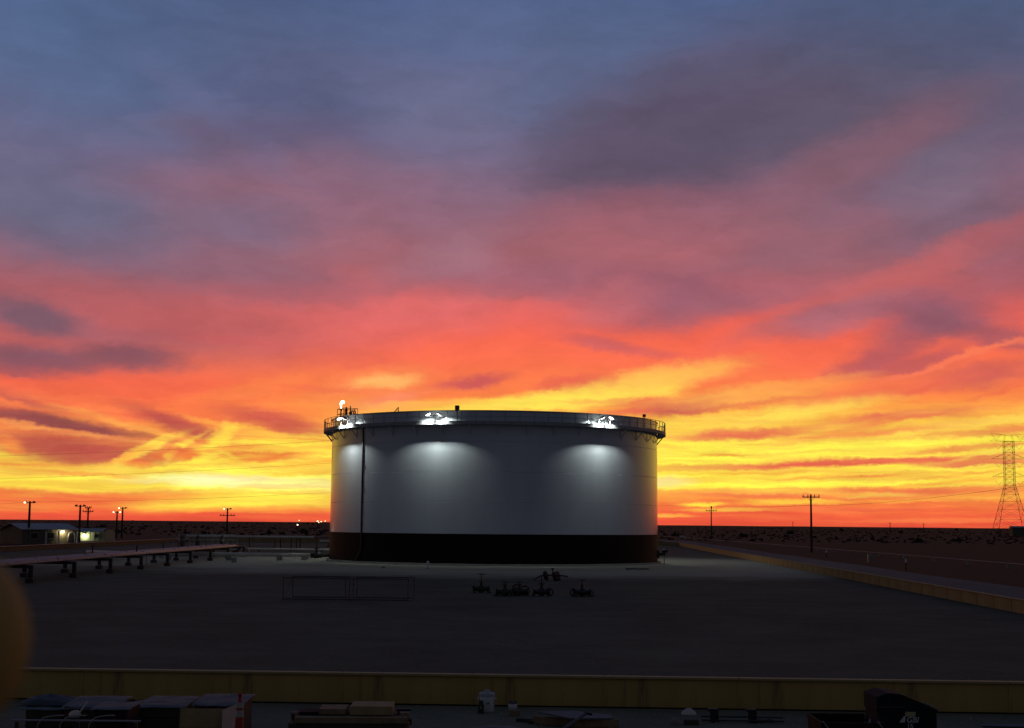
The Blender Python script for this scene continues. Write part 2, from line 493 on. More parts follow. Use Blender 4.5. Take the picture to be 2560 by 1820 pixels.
def ground_mat(name, c1, c2, sc, bump, stain=None):
    m = bpy.data.materials.new(name)
    m.use_nodes = True
    t = m.node_tree
    b = t.nodes['Principled BSDF']
    b.inputs['Roughness'].default_value = .95
    b.inputs['Specular IOR Level'].default_value = .15
    c = t.nodes.new('ShaderNodeTexCoord')
    fac = None
    for k, (s, d) in enumerate(((sc, 8), (sc * 14, 4), (sc * .12, 4))):
        n = t.nodes.new('ShaderNodeTexNoise')
        n.inputs['Scale'].default_value = s
        n.inputs['Detail'].default_value = d
        n.inputs['Roughness'].default_value = .65
        t.links.new(c.outputs['Object'], n.inputs['Vector'])
        if fac is None:
            fac = n.outputs['Fac']
        else:
            a = t.nodes.new('ShaderNodeMath')
            a.operation = 'MULTIPLY_ADD'
            a.inputs[1].default_value = (.5, .5, .8)[k]
            t.links.new(n.outputs['Fac'], a.inputs[0])
            t.links.new(fac, a.inputs[2])
            fac = a.outputs[0]
    r = t.nodes.new('ShaderNodeValToRGB')
    r.color_ramp.elements[0].position = .86
    r.color_ramp.elements[1].position = 1.0 if False else .999
    mr_ = t.nodes.new('ShaderNodeMapRange')
    mr_.inputs[1].default_value = .8; mr_.inputs[2].default_value = 1.55
    t.links.new(fac, mr_.inputs[0])
    r.color_ramp.elements[0].position = .1
    r.color_ramp.elements[1].position = .9
    r.color_ramp.elements[0].color = tuple(c1) + (1,)
    r.color_ramp.elements[1].color = tuple(c2) + (1,)
    t.links.new(mr_.outputs[0], r.inputs[0])
    t.links.new(r.outputs[0], b.inputs['Base Color'])
    n2 = t.nodes.new('ShaderNodeTexNoise')
    n2.inputs['Scale'].default_value = 9
    n2.inputs['Detail'].default_value = 6
    t.links.new(c.outputs['Object'], n2.inputs['Vector'])
    bp = t.nodes.new('ShaderNodeBump')
    bp.inputs['Strength'].default_value = bump
    bp.inputs['Distance'].default_value = .06
    t.links.new(n2.outputs['Fac'], bp.inputs['Height'])
    t.links.new(bp.outputs[0], b.inputs['Normal'])
    return m


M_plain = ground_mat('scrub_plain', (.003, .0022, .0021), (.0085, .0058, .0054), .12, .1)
M_yard = ground_mat('packed_caliche', (.048, .064, .046), (.122, .148, .112), .25, .5)
M_yard.node_tree  # pale gravel tone around the tank, floodlit ground painted in, fading out raggedly
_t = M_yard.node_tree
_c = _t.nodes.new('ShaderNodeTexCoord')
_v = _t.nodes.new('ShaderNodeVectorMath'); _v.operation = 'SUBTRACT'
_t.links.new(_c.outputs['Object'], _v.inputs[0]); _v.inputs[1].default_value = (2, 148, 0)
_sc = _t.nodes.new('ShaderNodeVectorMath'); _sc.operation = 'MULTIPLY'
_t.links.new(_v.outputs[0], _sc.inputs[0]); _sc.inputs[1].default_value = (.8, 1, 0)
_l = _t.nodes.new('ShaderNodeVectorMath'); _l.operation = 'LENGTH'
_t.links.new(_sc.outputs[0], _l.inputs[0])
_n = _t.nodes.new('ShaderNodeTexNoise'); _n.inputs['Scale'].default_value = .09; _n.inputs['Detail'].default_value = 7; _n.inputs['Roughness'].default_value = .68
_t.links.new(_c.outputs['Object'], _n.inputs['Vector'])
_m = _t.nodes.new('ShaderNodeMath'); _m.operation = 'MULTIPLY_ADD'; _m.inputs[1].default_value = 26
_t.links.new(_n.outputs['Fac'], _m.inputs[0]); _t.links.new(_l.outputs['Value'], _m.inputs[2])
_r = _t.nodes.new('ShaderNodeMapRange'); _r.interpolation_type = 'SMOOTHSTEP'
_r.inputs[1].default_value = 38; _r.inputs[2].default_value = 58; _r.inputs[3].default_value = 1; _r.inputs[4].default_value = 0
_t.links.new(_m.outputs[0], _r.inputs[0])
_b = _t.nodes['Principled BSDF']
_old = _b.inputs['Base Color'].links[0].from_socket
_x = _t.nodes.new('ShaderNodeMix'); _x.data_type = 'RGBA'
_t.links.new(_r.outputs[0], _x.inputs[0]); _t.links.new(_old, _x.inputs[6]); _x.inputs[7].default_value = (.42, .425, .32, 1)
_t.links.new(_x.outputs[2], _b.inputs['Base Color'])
M_pad = ground_mat('pale_lit_gravel', (.34, .345, .26), (.48, .485, .37), .3, .5)  # gravel colour brightened to carry the pool of the tank floodlights
M_road = ground_mat('road_gravel', (.10, .11, .115), (.15, .16, .16), .3, .5)
M_front = ground_mat('trampled_dirt', (.125, .125, .09), (.21, .21, .155), .5, .6)


# ------------------------------------------------------------------ mesh builder
class MB:
    def __init__(self):
        self.v, self.f, self.sm = [], [], []

    def add(self, vs, fs, smooth=False):
        o = len(self.v)
        self.v += [tuple(p) for p in vs]
        for f in fs:
            self.f.append(tuple(i + o for i in f))
            self.sm.append(smooth)
        return self

    def box(self, c, s, rz=0.0, ry=0.0, rx=0.0):
        M = Matrix.Rotation(rz, 3, 'Z') @ Matrix.Rotation(ry, 3, 'Y') @ Matrix.Rotation(rx, 3, 'X')
        c = Vector(c)
        vs = [c + M @ Vector((x * s[0] / 2, y * s[1] / 2, z * s[2] / 2)) for x in (-1, 1) for y in (-1, 1) for z in (-1, 1)]
        return self.add(vs, [(0, 1, 3, 2), (4, 6, 7, 5), (0, 4, 5, 1), (2, 3, 7, 6), (0, 2, 6, 4), (1, 5, 7, 3)])

    def bbox(self, c, s, b=.02, rz=0.0, ry=0.0, rx=0.0):
        """box with chamfered vertical and top edges"""
        M = Matrix.Rotation(rz, 3, 'Z') @ Matrix.Rotation(ry, 3, 'Y') @ Matrix.Rotation(rx, 3, 'X')
        c = Vector(c)
        hx, hy, hz = s[0] / 2, s[1] / 2, s[2] / 2

        def ring(x, y, z, k):
            return [Vector(p) for p in ((-x + k, -y, z), (x - k, -y, z), (x, -y + k, z), (x, y - k, z), (x - k, y, z), (-x + k, y, z), (-x, y - k, z), (-x, -y + k, z))]
        rings = [ring(hx - b, hy - b, -hz, b * .4), ring(hx, hy, -hz + b, b), ring(hx, hy, hz - b, b), ring(hx - b, hy - b, hz, b * .4)]
        vs = [c + M @ p for r in rings for p in r]
        fs = [tuple(range(7, -1, -1)), tuple(range(24, 32))]
        for k in range(3):
            for i in range(8):
                j = (i + 1) % 8
                fs.append((k * 8 + i, k * 8 + j, k * 8 + 8 + j, k * 8 + 8 + i))
        return self.add(vs, fs)

    def cyl(self, p0, p1, r0, r1=None, n=8, caps=True):
        r1 = r0 if r1 is None else r1
        p0, p1 = Vector(p0), Vector(p1)
        d = (p1 - p0)
        if d.length < 1e-6:
            return self
        d.normalize()
        a = d.orthogonal().normalized()
        b = d.cross(a)
        vs = []
        for p, r in ((p0, r0), (p1, r1)):
            for i in range(n):
                t = 2 * PI * i / n
                vs.append(p + (a * math.cos(t) + b * math.sin(t)) * r)
        fs = [(i, (i + 1) % n, n + (i + 1) % n, n + i) for i in range(n)]
        self.add(vs, fs, n > 6)
        if caps:
            self.add(vs, [tuple(range(n - 1, -1, -1)), tuple(range(n, 2 * n))])
        return self

    def tube(self, pts, r, n=8, closed=False):
        pts = [Vector(p) for p in pts]
        m = len(pts)
        vs = []
        prev = None
        for i, p in enumerate(pts):
            if closed:
                d = (pts[(i + 1) % m] - pts[i - 1]).normalized()
            else:
                d = (pts[min(i + 1, m - 1)] - pts[max(i - 1, 0)]).normalized()
            if prev is None:
                a = d.orthogonal().normalized()
            else:
                a = (prev - d * prev.dot(d)).normalized()
            prev = a
            b = d.cross(a)
            for k in range(n):
                t = 2 * PI * k / n
                vs.append(p + (a * math.cos(t) + b * math.sin(t)) * r)
        fs = []
        for i in range(m if closed else m - 1):
            j = (i + 1) % m
            for k in range(n):
                fs.append((i * n + k, i * n + (k + 1) % n, j * n + (k + 1) % n, j * n + k))
        if not closed:
            fs += [tuple(range(n - 1, -1, -1)), tuple(range((m - 1) * n, m * n))]
        return self.add(vs, fs, n > 5)

    def lathe(self, prof, n=20, c=(0, 0, 0), M=None, a0=0, a1=2 * PI, sharp=False):
        """profile of (radius, z) turned about z"""
        if sharp:
            for q in range(len(prof) - 1):
                self.lathe(prof[q:q + 2], n, c, M, a0, a1)
            return self
        c = Vector(c)
        full = abs(a1 - a0 - 2 * PI) < 1e-6
        k = n if full else n + 1
        vs = []
        for (r, z) in prof:
            for i in range(k):
                t = a0 + (a1 - a0) * i / n
                p = Vector((r * math.cos(t), r * math.sin(t), z))
                if M is not None:
                    p = M @ p
                vs.append(c + p)
        fs = []
        for j in range(len(prof) - 1):
            for i in range(n):
                i2 = (i + 1) % k if full else i + 1
                fs.append((j * k + i, j * k + i2, (j + 1) * k + i2, (j + 1) * k + i))
        return self.add(vs, fs, True)

    def quad(self, a, b, c, d):
        return self.add([a, b, c, d], [(0, 1, 2, 3)])

    def poly(self, pts, h, M=None):
        """flat outline extruded by h along z"""
        n = len(pts)
        vs = [Vector((x, y, 0)) for x, y in pts] + [Vector((x, y, h)) for x, y in pts]
        if M is not None:
            vs = [M @ p for p in vs]
        fs = [tuple(range(n - 1, -1, -1)), tuple(range(n, 2 * n))]
        fs += [(i, (i + 1) % n, n + (i + 1) % n, n + i) for i in range(n)]
        return self.add(vs, fs)

    def mesh(self, name, m):
        me = bpy.data.meshes.new(name)
        me.from_pydata(self.v, [], self.f)
        me.polygons.foreach_set('use_smooth', self.sm)
        me.update()
        if m:
            me.materials.append(m)
        return me

    def build(self, name, m, parent=None, loc=None):
        o = bpy.data.objects.new(name, self.mesh(name, m))
        COL.objects.link(o)
        if parent:
            o.parent = parent
        if loc is not None:
            o.location = loc
        return o


def tag(o, label, cat, group=None, kind=None):
    o['label'] = label
    o['category'] = cat
    if group:
        o['group'] = group
    if kind:
        o['kind'] = kind
    return o


def thing(name, label, cat, loc=(0, 0, 0), rz=0.0, group=None):
    o = bpy.data.objects.new(name, None)
    o.empty_display_size = .2
    COL.objects.link(o)
    o.location = loc
    o.rotation_euler = (0, 0, rz)
    return tag(o, label, cat, group)


def struct(name, mb, m):
    o = mb.build(name, m)
    o['kind'] = 'structure'
    return o


def kids(o):
    return [c for c in COL.objects if c.parent == o]


def dup(root, loc, rz, label):
    """copy a thing with its parts and sub-parts"""
    def rec(o, par):
        c = o.copy()
        COL.objects.link(c)
        c.parent = par
        for ch in kids_of[o.name]:
            rec(ch, c)
        return c
    kids_of = {}
    def walk(o):
        kids_of[o.name] = kids(o)
        for k in kids_of[o.name]:
            walk(k)
    walk(root)
    r = rec(root, None)
    r.location = loc
    r.rotation_euler = (0, 0, rz)
    r['label'] = label
    return r


def inst(src, name, loc, rot=(0, 0, 0), parent=None, scale=None):
    """another object sharing the mesh of src"""
    o = bpy.data.objects.new(name, src.data)
    COL.objects.link(o)
    o.location = loc
    o.rotation_euler = rot
    if scale:
        o.scale = scale
    if parent:
        o.parent = parent
    return o


def lamp(name, kind, loc, energy, rgb, radius=.05, aim=None, size=None, blend=.5, parent=None):
    l = bpy.data.lights.new(name, kind)
    l.energy = energy
    l.color = rgb
    l.shadow_soft_size = radius
    if kind == 'SPOT':
        l.spot_size = size
        l.spot_blend = blend
    o = bpy.data.objects.new(name, l)
    COL.objects.link(o)
    o.location = loc
    if aim is not None:
        o.rotation_euler = Vector(aim).to_track_quat('-Z', 'Y').to_euler()
    if parent:
        o.parent = parent
    return o


def hsh(x, y):
    v = math.sin(x * 12.9898 + y * 78.233) * 43758.5453
    return v - math.floor(v)


def vnoise(x, y):
    xi, yi = math.floor(x), math.floor(y)
    fx, fy = x - xi, y - yi
    fx = fx * fx * (3 - 2 * fx); fy = fy * fy * (3 - 2 * fy)
    a = hsh(xi, yi) * (1 - fx) + hsh(xi + 1, yi) * fx
    b = hsh(xi, yi + 1) * (1 - fx) + hsh(xi + 1, yi + 1) * fx
    return a * (1 - fy) + b * fy


# ------------------------------------------------------------------ ground
TX, TY, TR, TH = -1.75, 152.9, 17.14, 14.63      # tank centre, radius, height


def terrain(x, y):
    r = math.hypot(x, y)
    k = max(0.0, min(1.0, (r - 420) / 900))
    z = k * (vnoise(x / 260, y / 260) - .5) * 2.2
    k2 = max(0.0, min(1.0, (r - 1500) / 3000))
    z += k2 * ((vnoise(x / 900 + 9, y / 900) - .5) * 7 + 1.0)
    # shallow fall of the land outside the bund
    if x > 27:
        z -= min(1.0, (x - 27) / 30) * .35
    return z


mb = MB()
rs = [0, 15, 30, 45, 60, 80, 100, 130, 160, 200, 250, 310, 380, 460, 560, 680, 820, 980, 1180, 1400, 1700, 2050, 2450, 2950, 3500, 4200, 5000, 6000, 7500, 9500, 12500]
NA = 288
vs = [(0, 0, 0)]
for r in rs[1:]:
    for i in range(NA):
        a = 2 * PI * i / NA
        x, y = r * math.sin(a), r * math.cos(a)
        vs.append((x, y, terrain(x, y) - .03))
fs = [(0, 1 + (i + 1) % NA, 1 + i) for i in range(NA)]
for k in range(len(rs) - 2):
    for i in range(NA):
        j = (i + 1) % NA
        a = 1 + k * NA
        fs.append((a + i, a + j, a + NA + j, a + NA + i))
fs = [tuple(reversed(f)) for f in fs]
mb.add(vs, fs, True)
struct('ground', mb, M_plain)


def sheet(name, outline, z, m):
    b = MB()
    n = len(outline)
    b.add([(x, y, z) for x, y in outline], [tuple(range(n))])
    return struct(name, b, m)


XL, YB = -63.5, 285.0
_a, _b = gp(120, 1670, .68), gp(2510, 1703, .68)          # line of the front wall
yf = lambda x: _a.y + (_b.y - _a.y) * (x - _a.x) / (_b.x - _a.x)
_c, _d = gp(2560, 1499, .68), gp(1847, 1381, .68)         # line of the right wall
xr = lambda y: _c.x + (_d.x - _c.x) * (y - _c.y) / (_d.y - _c.y)
XR = xr(32.0)
XRB = xr(YB)
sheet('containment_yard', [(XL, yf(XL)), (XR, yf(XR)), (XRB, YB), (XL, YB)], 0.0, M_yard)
# raised gravel ring at the foot of the tank, lamp light in its pale tone
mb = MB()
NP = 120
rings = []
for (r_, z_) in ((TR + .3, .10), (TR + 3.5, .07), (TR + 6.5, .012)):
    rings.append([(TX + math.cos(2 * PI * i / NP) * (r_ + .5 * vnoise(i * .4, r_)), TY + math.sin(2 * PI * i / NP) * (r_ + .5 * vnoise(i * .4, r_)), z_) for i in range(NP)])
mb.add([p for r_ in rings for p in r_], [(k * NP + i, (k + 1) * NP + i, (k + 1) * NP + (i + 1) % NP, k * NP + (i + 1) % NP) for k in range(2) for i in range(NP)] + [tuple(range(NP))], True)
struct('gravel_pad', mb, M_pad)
sheet('dirt_yard', [(-80, -30), (80, -30), (80, yf(80) - .3), (-80, yf(-80) - .3)], .002, M_front)
# gravel road beyond the right-hand bund
mb = MB()
pts = []
for k in range(46):
    y = 20 + k * 8
    w = .6 * vnoise(y / 9, 3)
    pts.append(((xr(y) + .9, y, .07), (xr(y) + 8.6 + w, y, .06)))
mb.add([p for q in pts for p in q], [(2 * i, 2 * i + 1, 2 * i + 3, 2 * i + 2) for i in range(45)], True)
struct('gravel_road', mb, M_road)

# ------------------------------------------------------------------ desert brush (uncountable)
mb = MB()
rnd = random.Random(3)
for k in range(4200):
    a = rnd.uniform(-24, 24)
    r = 420 * (8 ** rnd.random())
    x, y = r * math.sin(R_(a)), r * math.cos(R_(a))
    if XL - 45 < x < XR + 14 and y < 300:
        continue
    s = rnd.uniform(.3, .9) * (1 + r / 1800)
    h = s * rnd.uniform(.35, .9)
    if k % 45 == 0:
        s, h = s * 2.2, h * 2.6
    z = terrain(x, y) - .05
    for q in range(5):
        t = rnd.uniform(0, 2 * PI)
        dx, dy = math.cos(t), math.sin(t)
        ox, oy = rnd.uniform(-.5, .5) * s, rnd.uniform(-.5, .5) * s
        hh = h * rnd.uniform(.5, 1)
        w = s * rnd.uniform(.3, .6)
        mb.add([(x + ox - dx * w, y + oy - dy * w, z), (x + ox + dx * w, y + oy + dy * w, z),
                (x + ox + dx * w * .6 + .1, y + oy + dy * w * .5, z + hh * .8), (x + ox + .05, y + oy, z + hh), (x + ox - dx * w * .7, y + oy - dy * w * .5, z + hh * .7)],
               [(0, 1, 2, 3, 4)])
o = mb.build('desert_brush', M_brush)
tag(o, 'low dark desert brush scattered over the plain to the horizon', 'brush', kind='stuff')

# ------------------------------------------------------------------ storage tank
tank = thing('storage_tank', 'huge white round storage tank with a black bottom band and rim walkway', 'tank', (TX, TY, 0))
NS = 160
course = TH / 5
for k in range(5):
    z0, z1 = .30 + k * (TH - .30) / 5, .30 + (k + 1) * (TH - .30) / 5
    if k == 0:
        z1 = 3.06
    if k == 1:
        z0 = 3.06
    r = TR + .012 * (4 - k)
    b = MB()
    b.lathe([(r - .03, z0 + .001), (r, z0 + .018), (r, z1 - .018), (r - .035, z1 - .001)], NS, sharp=True)
    b.build('shell_course', M_black if k == 0 else M_white, tank)
b = MB()
b.lathe([(TR - .02, TH), (TR + .10, TH), (TR + .10, TH + .08), (TR - .12, TH + .08), (TR - .12, TH - 1)], NS, sharp=True)
b.build('rim_angle', M_white, tank)
b = MB()
b.lathe([(TR + .02, .0), (TR + .38, .0), (TR + .36, .29), (TR - .02, .30)], NS, sharp=True)
b.build('ringwall', M_conc, tank)
b = MB()
b.lathe([(0.001, 11.0), (TR - .12, 11.0)], NS)
b.build('floating_roof', M_galv, tank)
# walkway at the rim
ZD = 13.52
RO = TR + .88
b = MB()
b.lathe([(TR + .052, ZD - .06), (RO, ZD - .06), (RO, ZD), (TR + .052, ZD)], NS, sharp=True)
b.build('walkway_deck', M_rgrey, tank)
b = MB()
b.lathe([(RO + .004, ZD - .20), (RO + .03, ZD - .20), (RO + .03, ZD + .12), (RO + .004, ZD + .12)], NS, sharp=True)
b.build('toe_plate', M_rgrey, tank)
for z, nm in ((ZD + 1.08, 'top_rail'), (ZD + .56, 'mid_rail')):
    b = MB()
    b.tube([((RO - .02) * math.cos(2 * PI * i / NS) if True else 0, (RO - .02) * math.sin(2 * PI * i / NS), z) for i in range(NS)], .026, 6, True)
    b.build(nm, M_rgrey, tank)
NPOST = 82
b = MB()
b.box((0, 0, .53), (.055, .055, 1.10))
post = None
for i in range(NPOST):
    a = 2 * PI * (i + .35) / NPOST
    p = ((RO - .02) * math.cos(a), (RO - .02) * math.sin(a), ZD)
    if post is None:
        post = b.build('rail_post', M_rgrey, tank)
        post.location = p
        post.rotation_euler = (0, 0, a)
    else:
        inst(post, 'rail_post', p, (0, 0, a), tank)
# brackets under the walkway: a knee brace and strut every few metres
b = MB()
b.cyl((.045, 0, -1.05), (.82, 0, -.10), .045, n=6)
b.cyl((.045, 0, -.10), (.84, 0, -.10), .05, n=6)
b.box((.05, 0, -.6), (.03, .12, 1.1))
br = None
NBR = 40
for i in range(NBR):
    a = 2 * PI * (i + .2) / NBR
    p = ((TR + .01) * math.cos(a), (TR + .01) * math.sin(a), ZD)
    if br is None:
        br = b.build('walkway_bracket', M_white, tank)
        br.location = p
        br.rotation_euler = (0, 0, a)
    else:
        inst(br, 'walkway_bracket', p, (0, 0, a), tank)


def tang(px, r, py=1050):
    """bearing (about the tank axis) of the point of radius r seen at photo column px"""
    d = raydir(px, py)
    d = Vector((d.x, d.y)).normalized()
    c = Vector((-TX, -TY))          # camera relative to tank
    bb = c.dot(d)
    cc = c.dot(c) - r * r
    disc = max(0.0, bb * bb - cc)
    t = -bb - math.sqrt(disc)
    p = c + d * t
    return math.atan2(p.y, p.x)


# floodlights standing outboard of the rail
def floodlight(px, a=None, spill=8):
    a = tang(px, TR + 1.25) if a is None else a
    rr = Vector((math.cos(a), math.sin(a), 0))
    tt = Vector((-math.sin(a), math.cos(a), 0))
    z = ZD + .62
    hub = rr * (TR + 1.28) + Vector((0, 0, z))
    b = MB()
    b.cyl(rr * (RO - .02) + Vector((0, 0, ZD)), rr * (RO - .02) + Vector((0, 0, z)), .035, n=8)
    b.cyl(rr * (RO - .02) + Vector((0, 0, z)), hub, .035, n=8)
    b.cyl(hub - tt * .55, hub + tt * .55, .03, n=8)
    b.cyl(hub - Vector((0, 0, .14)), hub + Vector((0, 0, .05)), .07, n=10)
    fl = b.build('floodlight', M_steel, tank)
    for s in (-1, 1):
        c = hub + tt * s * .55 + Vector((0, 0, .10))
        ry = Matrix((tt * s, rr, Vector((0, 0, 1)))).transposed()      # local x outwards along the rail
        tilt = Matrix.Rotation(R_(28), 3, 'Y')
        h = MB()
        M3 = ry @ tilt
        def q(p):
            return c + M3 @ Vector(p)
        # tapered housing over a lens plate
        top = [(-.17, -.12, .12), (.17, -.12, .12), (.17, .12, .12), (-.17, .12, .12)]
        bot = [(-.26, -.20, 0), (.26, -.20, 0), (.26, .20, 0), (-.26, .20, 0)]
        h.add([q(p) for p in bot + top], [(4, 5, 6, 7), (0, 1, 5, 4), (1, 2, 6, 5), (2, 3, 7, 6), (3, 0, 4, 7)])
        h.build('lamp_head', M_galv, fl)
        h = MB()
        ang_seg = 10
        prof = [(.235, -.004), (.20, -.05), (.12, -.085), (.001, -.10)]
        h.lathe(prof, 16, c, M3)
        h.build('lens', M_lens, fl)
        aim = (-rr * .85 + tt * s * .32 + Vector((0, 0, -1.0)))
        lamp('flood_lamp', 'SPOT', c + M3 @ Vector((0, 0, -.16)), 860, (.90, 1.0, .92), .07, aim, R_(98), .9, fl)
        lamp('lens_spill', 'POINT', c + M3 @ Vector((0, 0, -.14)) - rr * .05, spill, (.90, 1.0, .92), .06, parent=fl)


for px in (1084, 1517, 856):
    floodlight(px)
for a_ in (-90 + 118, -90 - 118, 90):           # the same ring carries on round the back
    floodlight(0, R_(a_), 420)

# stand pipe / cable riser down the shell
a = tang(903, TR + .22, 1200)
rr = Vector((math.cos(a), math.sin(a), 0)); tt = Vector((-math.sin(a), math.cos(a), 0))
b = MB()
c0 = rr * (TR + .10)
b.tube([c0 + Vector((0, 0, ZD - .2)), c0 + Vector((0, 0, 8)), c0 + Vector((0, 0, 2.2)), c0 + Vector((0, 0, 1.4)) - tt * -.05,
        c0 - tt * .35 + Vector((0, 0, .95)), c0 - tt * .75 + Vector((0, 0, .55)), c0 - tt * .85 + Vector((0, 0, .3))], .075, 8)
riser = b.build('riser_pipe', mat('dark_red_pipe', (.035, .010, .009), .5, 0, .2, 3), tank)
for zz in (12, 10, 8.0, 6.0, 4.0, 2.4):
    k = MB()
    k.box(rr * (TR + .10) + tt * .05 + Vector((0, 0, zz)), (.18, .26, .05), a)
    k.build('clip', M_steel, riser)

# gauging platform above the rim, upper left
a = tang(866, TR - .4)
rr = Vector((math.cos(a), math.sin(a), 0)); tt = Vector((-math.sin(a), math.cos(a), 0))
base = rr * (TR - .5)
b = MB()
b.box(base + Vector((0, 0, TH - .28)), (1.6, 1.9, .06), a)
plat = b.build('gauge_platform', M_steel, tank)
hr_ = MB()
crn = [base + rr * sx * .75 + tt * sy * .92 + Vector((0, 0, TH - .26)) for sx, sy in ((-1, -1), (1, -1), (1, 1), (-1, 1))]
for zz in (.55, 1.08):
    for i in range(4):
        hr_.cyl(crn[i] + Vector((0, 0, zz)), crn[(i + 1) % 4] + Vector((0, 0, zz)), .028, n=6)
for i in range(4):
    hr_.cyl(crn[i], crn[i] + Vector((0, 0, 1.1)), .03, n=6)
    m_ = (crn[i] + crn[(i + 1) % 4]) / 2
    hr_.cyl(m_, m_ + Vector((0, 0, 1.1)), .026, n=6)
hr_.build('guard_rail', M_red, plat)
g = MB()
gp0 = base - tt * -.45 + rr * .3 + Vector((0, 0, TH - .25))
g.lathe([(.20, 0), (.20, .05), (.13, .06), (.13, .9), (.19, .92), (.19, 1.0), (.10, 1.02), (.07, 1.12), (.13, 1.16), (.001, 1.24)], 12, gp0)
g.build('gauge_pipe', M_grime, plat)
g = MB()
gp1 = base + tt * 1.6 + rr * .3 + Vector((0, 0, TH - .25))
g.lathe([(.17, 0), (.17, .05), (.10, .06), (.10, .55), (.16, .57), (.16, .64), (.05, .68), (.04, 1.27), (.001, 1.3)], 12, gp1)
g.cyl(gp1 + Vector((0, 0, 1.1)), gp1 + Vector((0, 0, 1.1)) + tt * .2, .03, n=6)
g.build('vent_pipe', M_grime, plat)
g = MB()
for s in range(2):
    c = base + tt * (2.3 + s * .55) + rr * .3
    g.tube([c + tt * (-.28) + Vector((0, 0, TH + .05)), c + tt * (-.25) + Vector((0, 0, TH + .35)), c + Vector((0, 0, TH + .5)), c + tt * .25 + Vector((0, 0, TH + .35)), c + tt * .28 + Vector((0, 0, TH + .05))], .05, 6)
g.build('foam_hose_bend', M_red, tank)
# red box on a post at the rail
a = tang(1143, RO, 1022)
rr = Vector((math.cos(a), math.sin(a), 0))
b = MB()
b.cyl(rr * RO + Vector((0, 0, ZD)), rr * RO + Vector((0, 0, ZD + 1.12)), .035, n=8)
bp_ = b.build('box_post', M_steel, tank)
b = MB()
b.bbox(rr * RO + Vector((0, 0, ZD + 1.34)), (.26, .40, .44), .03, a)
b.build('call_box', M_red, bp_)
a = tang(1608, RO, 1045)
rr = Vector((math.cos(a), math.sin(a), 0)); tt = Vector((-math.sin(a), math.cos(a), 0))
b = MB()
b.cyl(rr * RO + Vector((0, 0, ZD)), rr * RO + Vector((0, 0, ZD + 1.3)), .035, n=8)
b.cyl(rr * RO + tt * .28 + Vector((0, 0, ZD + 1.0)), rr * RO + tt * .28 + Vector((0, 0, ZD + 1.3)), .03, n=8)
bp_ = b.build('box_post', M_steel, tank)
b = MB()
b.bbox(rr * (RO + .05) + tt * .12 + Vector((0, 0, ZD + 1.32)), (.22, .34, .28), .03, a)
b.build('call_box', M_red, bp_)
# rolling ladder head showing over the rim
a = tang(991, TR, 1030)
rr = Vector((math.cos(a), math.sin(a), 0)); tt = Vector((-math.sin(a), math.cos(a), 0))
b = MB()
p0 = rr * (TR - .05)
b.cyl(p0 - tt * .35 + Vector((0, 0, TH)), p0 + tt * .2 + Vector((0, 0, TH + .5)), .04, n=6)
b.cyl(p0 + tt * .2 + Vector((0, 0, TH)), p0 + tt * .2 + Vector((0, 0, TH + .5)), .04, n=6)
b.cyl(p0 - tt * .1 + Vector((0, 0, TH + .22)), p0 + tt * .2 + Vector((0, 0, TH + .22)), .03, n=6)
b.build('rim_bracket', M_red, tank)
# side-entry mixer at the right foot
a = tang(1641, TR - .01, 1390) + .05
rr = Vector((math.cos(a), math.sin(a), 0))
a_m = R_(0) - .12
rr = Vector((math.cos(a_m), math.sin(a_m), 0)); tt = Vector((-math.sin(a_m), math.cos(a_m), 0))
b = MB()
p0 = rr * TR + Vector((0, 0, 1.05))
b.cyl(p0, p0 + rr * .22, .42, n=20)
b.cyl(p0 + rr * .22, p0 + rr * .5, .2, .16, n=14)
mx_ = b.build('tank_mixer', M_grime, tank)
b = MB()
b.bbox(p0 + rr * .68 + Vector((0, 0, .12)), (.36, .34, .5), .04, a_m)
b.build('gearbox', M_grime, mx_)
b = MB()
b.cyl(p0 + rr * .6 + Vector((0, 0, .32)), p0 + rr * 1.05 + Vector((0, 0, .32)), .19, n=16)
b.cyl(p0 + rr * 1.05 + Vector((0, 0, .32)), p0 + rr * 1.12 + Vector((0, 0, .32)), .15, n=16)
b.build('motor', M_grime, mx_)
for s in (-.12, .12):
    b = MB()
    b.cyl(p0 + rr * .72 + tt * s - Vector((0, 0, .1)), rr * (TR + .72) + tt * s * 1.6, .03, n=6)
    b.build('leg', M_grime, mx_)
b = MB()
b.bbox(p0 + rr * .36 + Vector((0, -.1, .33)), (.12, .12, .34), .02, a_m)
b.build('oil_pot', M_whitepl, mx_)

# ------------------------------------------------------------------ containment walls
def bund(name, label, p0, p1, h, face, capm, capw=.24, plen=3.0, th=.10):
    p0, p1 = Vector((p0[0], p0[1], 0)), Vector((p1[0], p1[1], 0))
    d = p1 - p0
    n = max(1, round(d.length / plen))
    seg = d.length / n
    ang = math.atan2(d.y, d.x)
    root = thing(name, label, 'wall', p0, ang)
    b = MB()
    b.bbox((seg / 2, 0, (h - .06) / 2), (seg - .008, th, h - .06), .006)
    panel = rib = None
    r = MB()
    r.box((0, 0, (h - .08) / 2), (.05, th + .03, h - .08))
    c = MB()
    c.bbox((seg / 2, 0, h - .03), (seg - .006, capw, .058), .012)
    cap = None
    for i in range(n):
        if panel is None:
            panel = b.build('panel', face, root)
            rib = r.build('stiffener', face, root)
            cap = c.build('cap_rail', capm, root)
            rib.location = (0, 0, 0)
        else:
            inst(panel, 'panel', (i * seg, 0, 0), parent=root)
            inst(cap, 'cap_rail', (i * seg, 0, 0), parent=root)
            inst(rib, 'stiffener', (i * seg, 0, 0), parent=root)
    return root


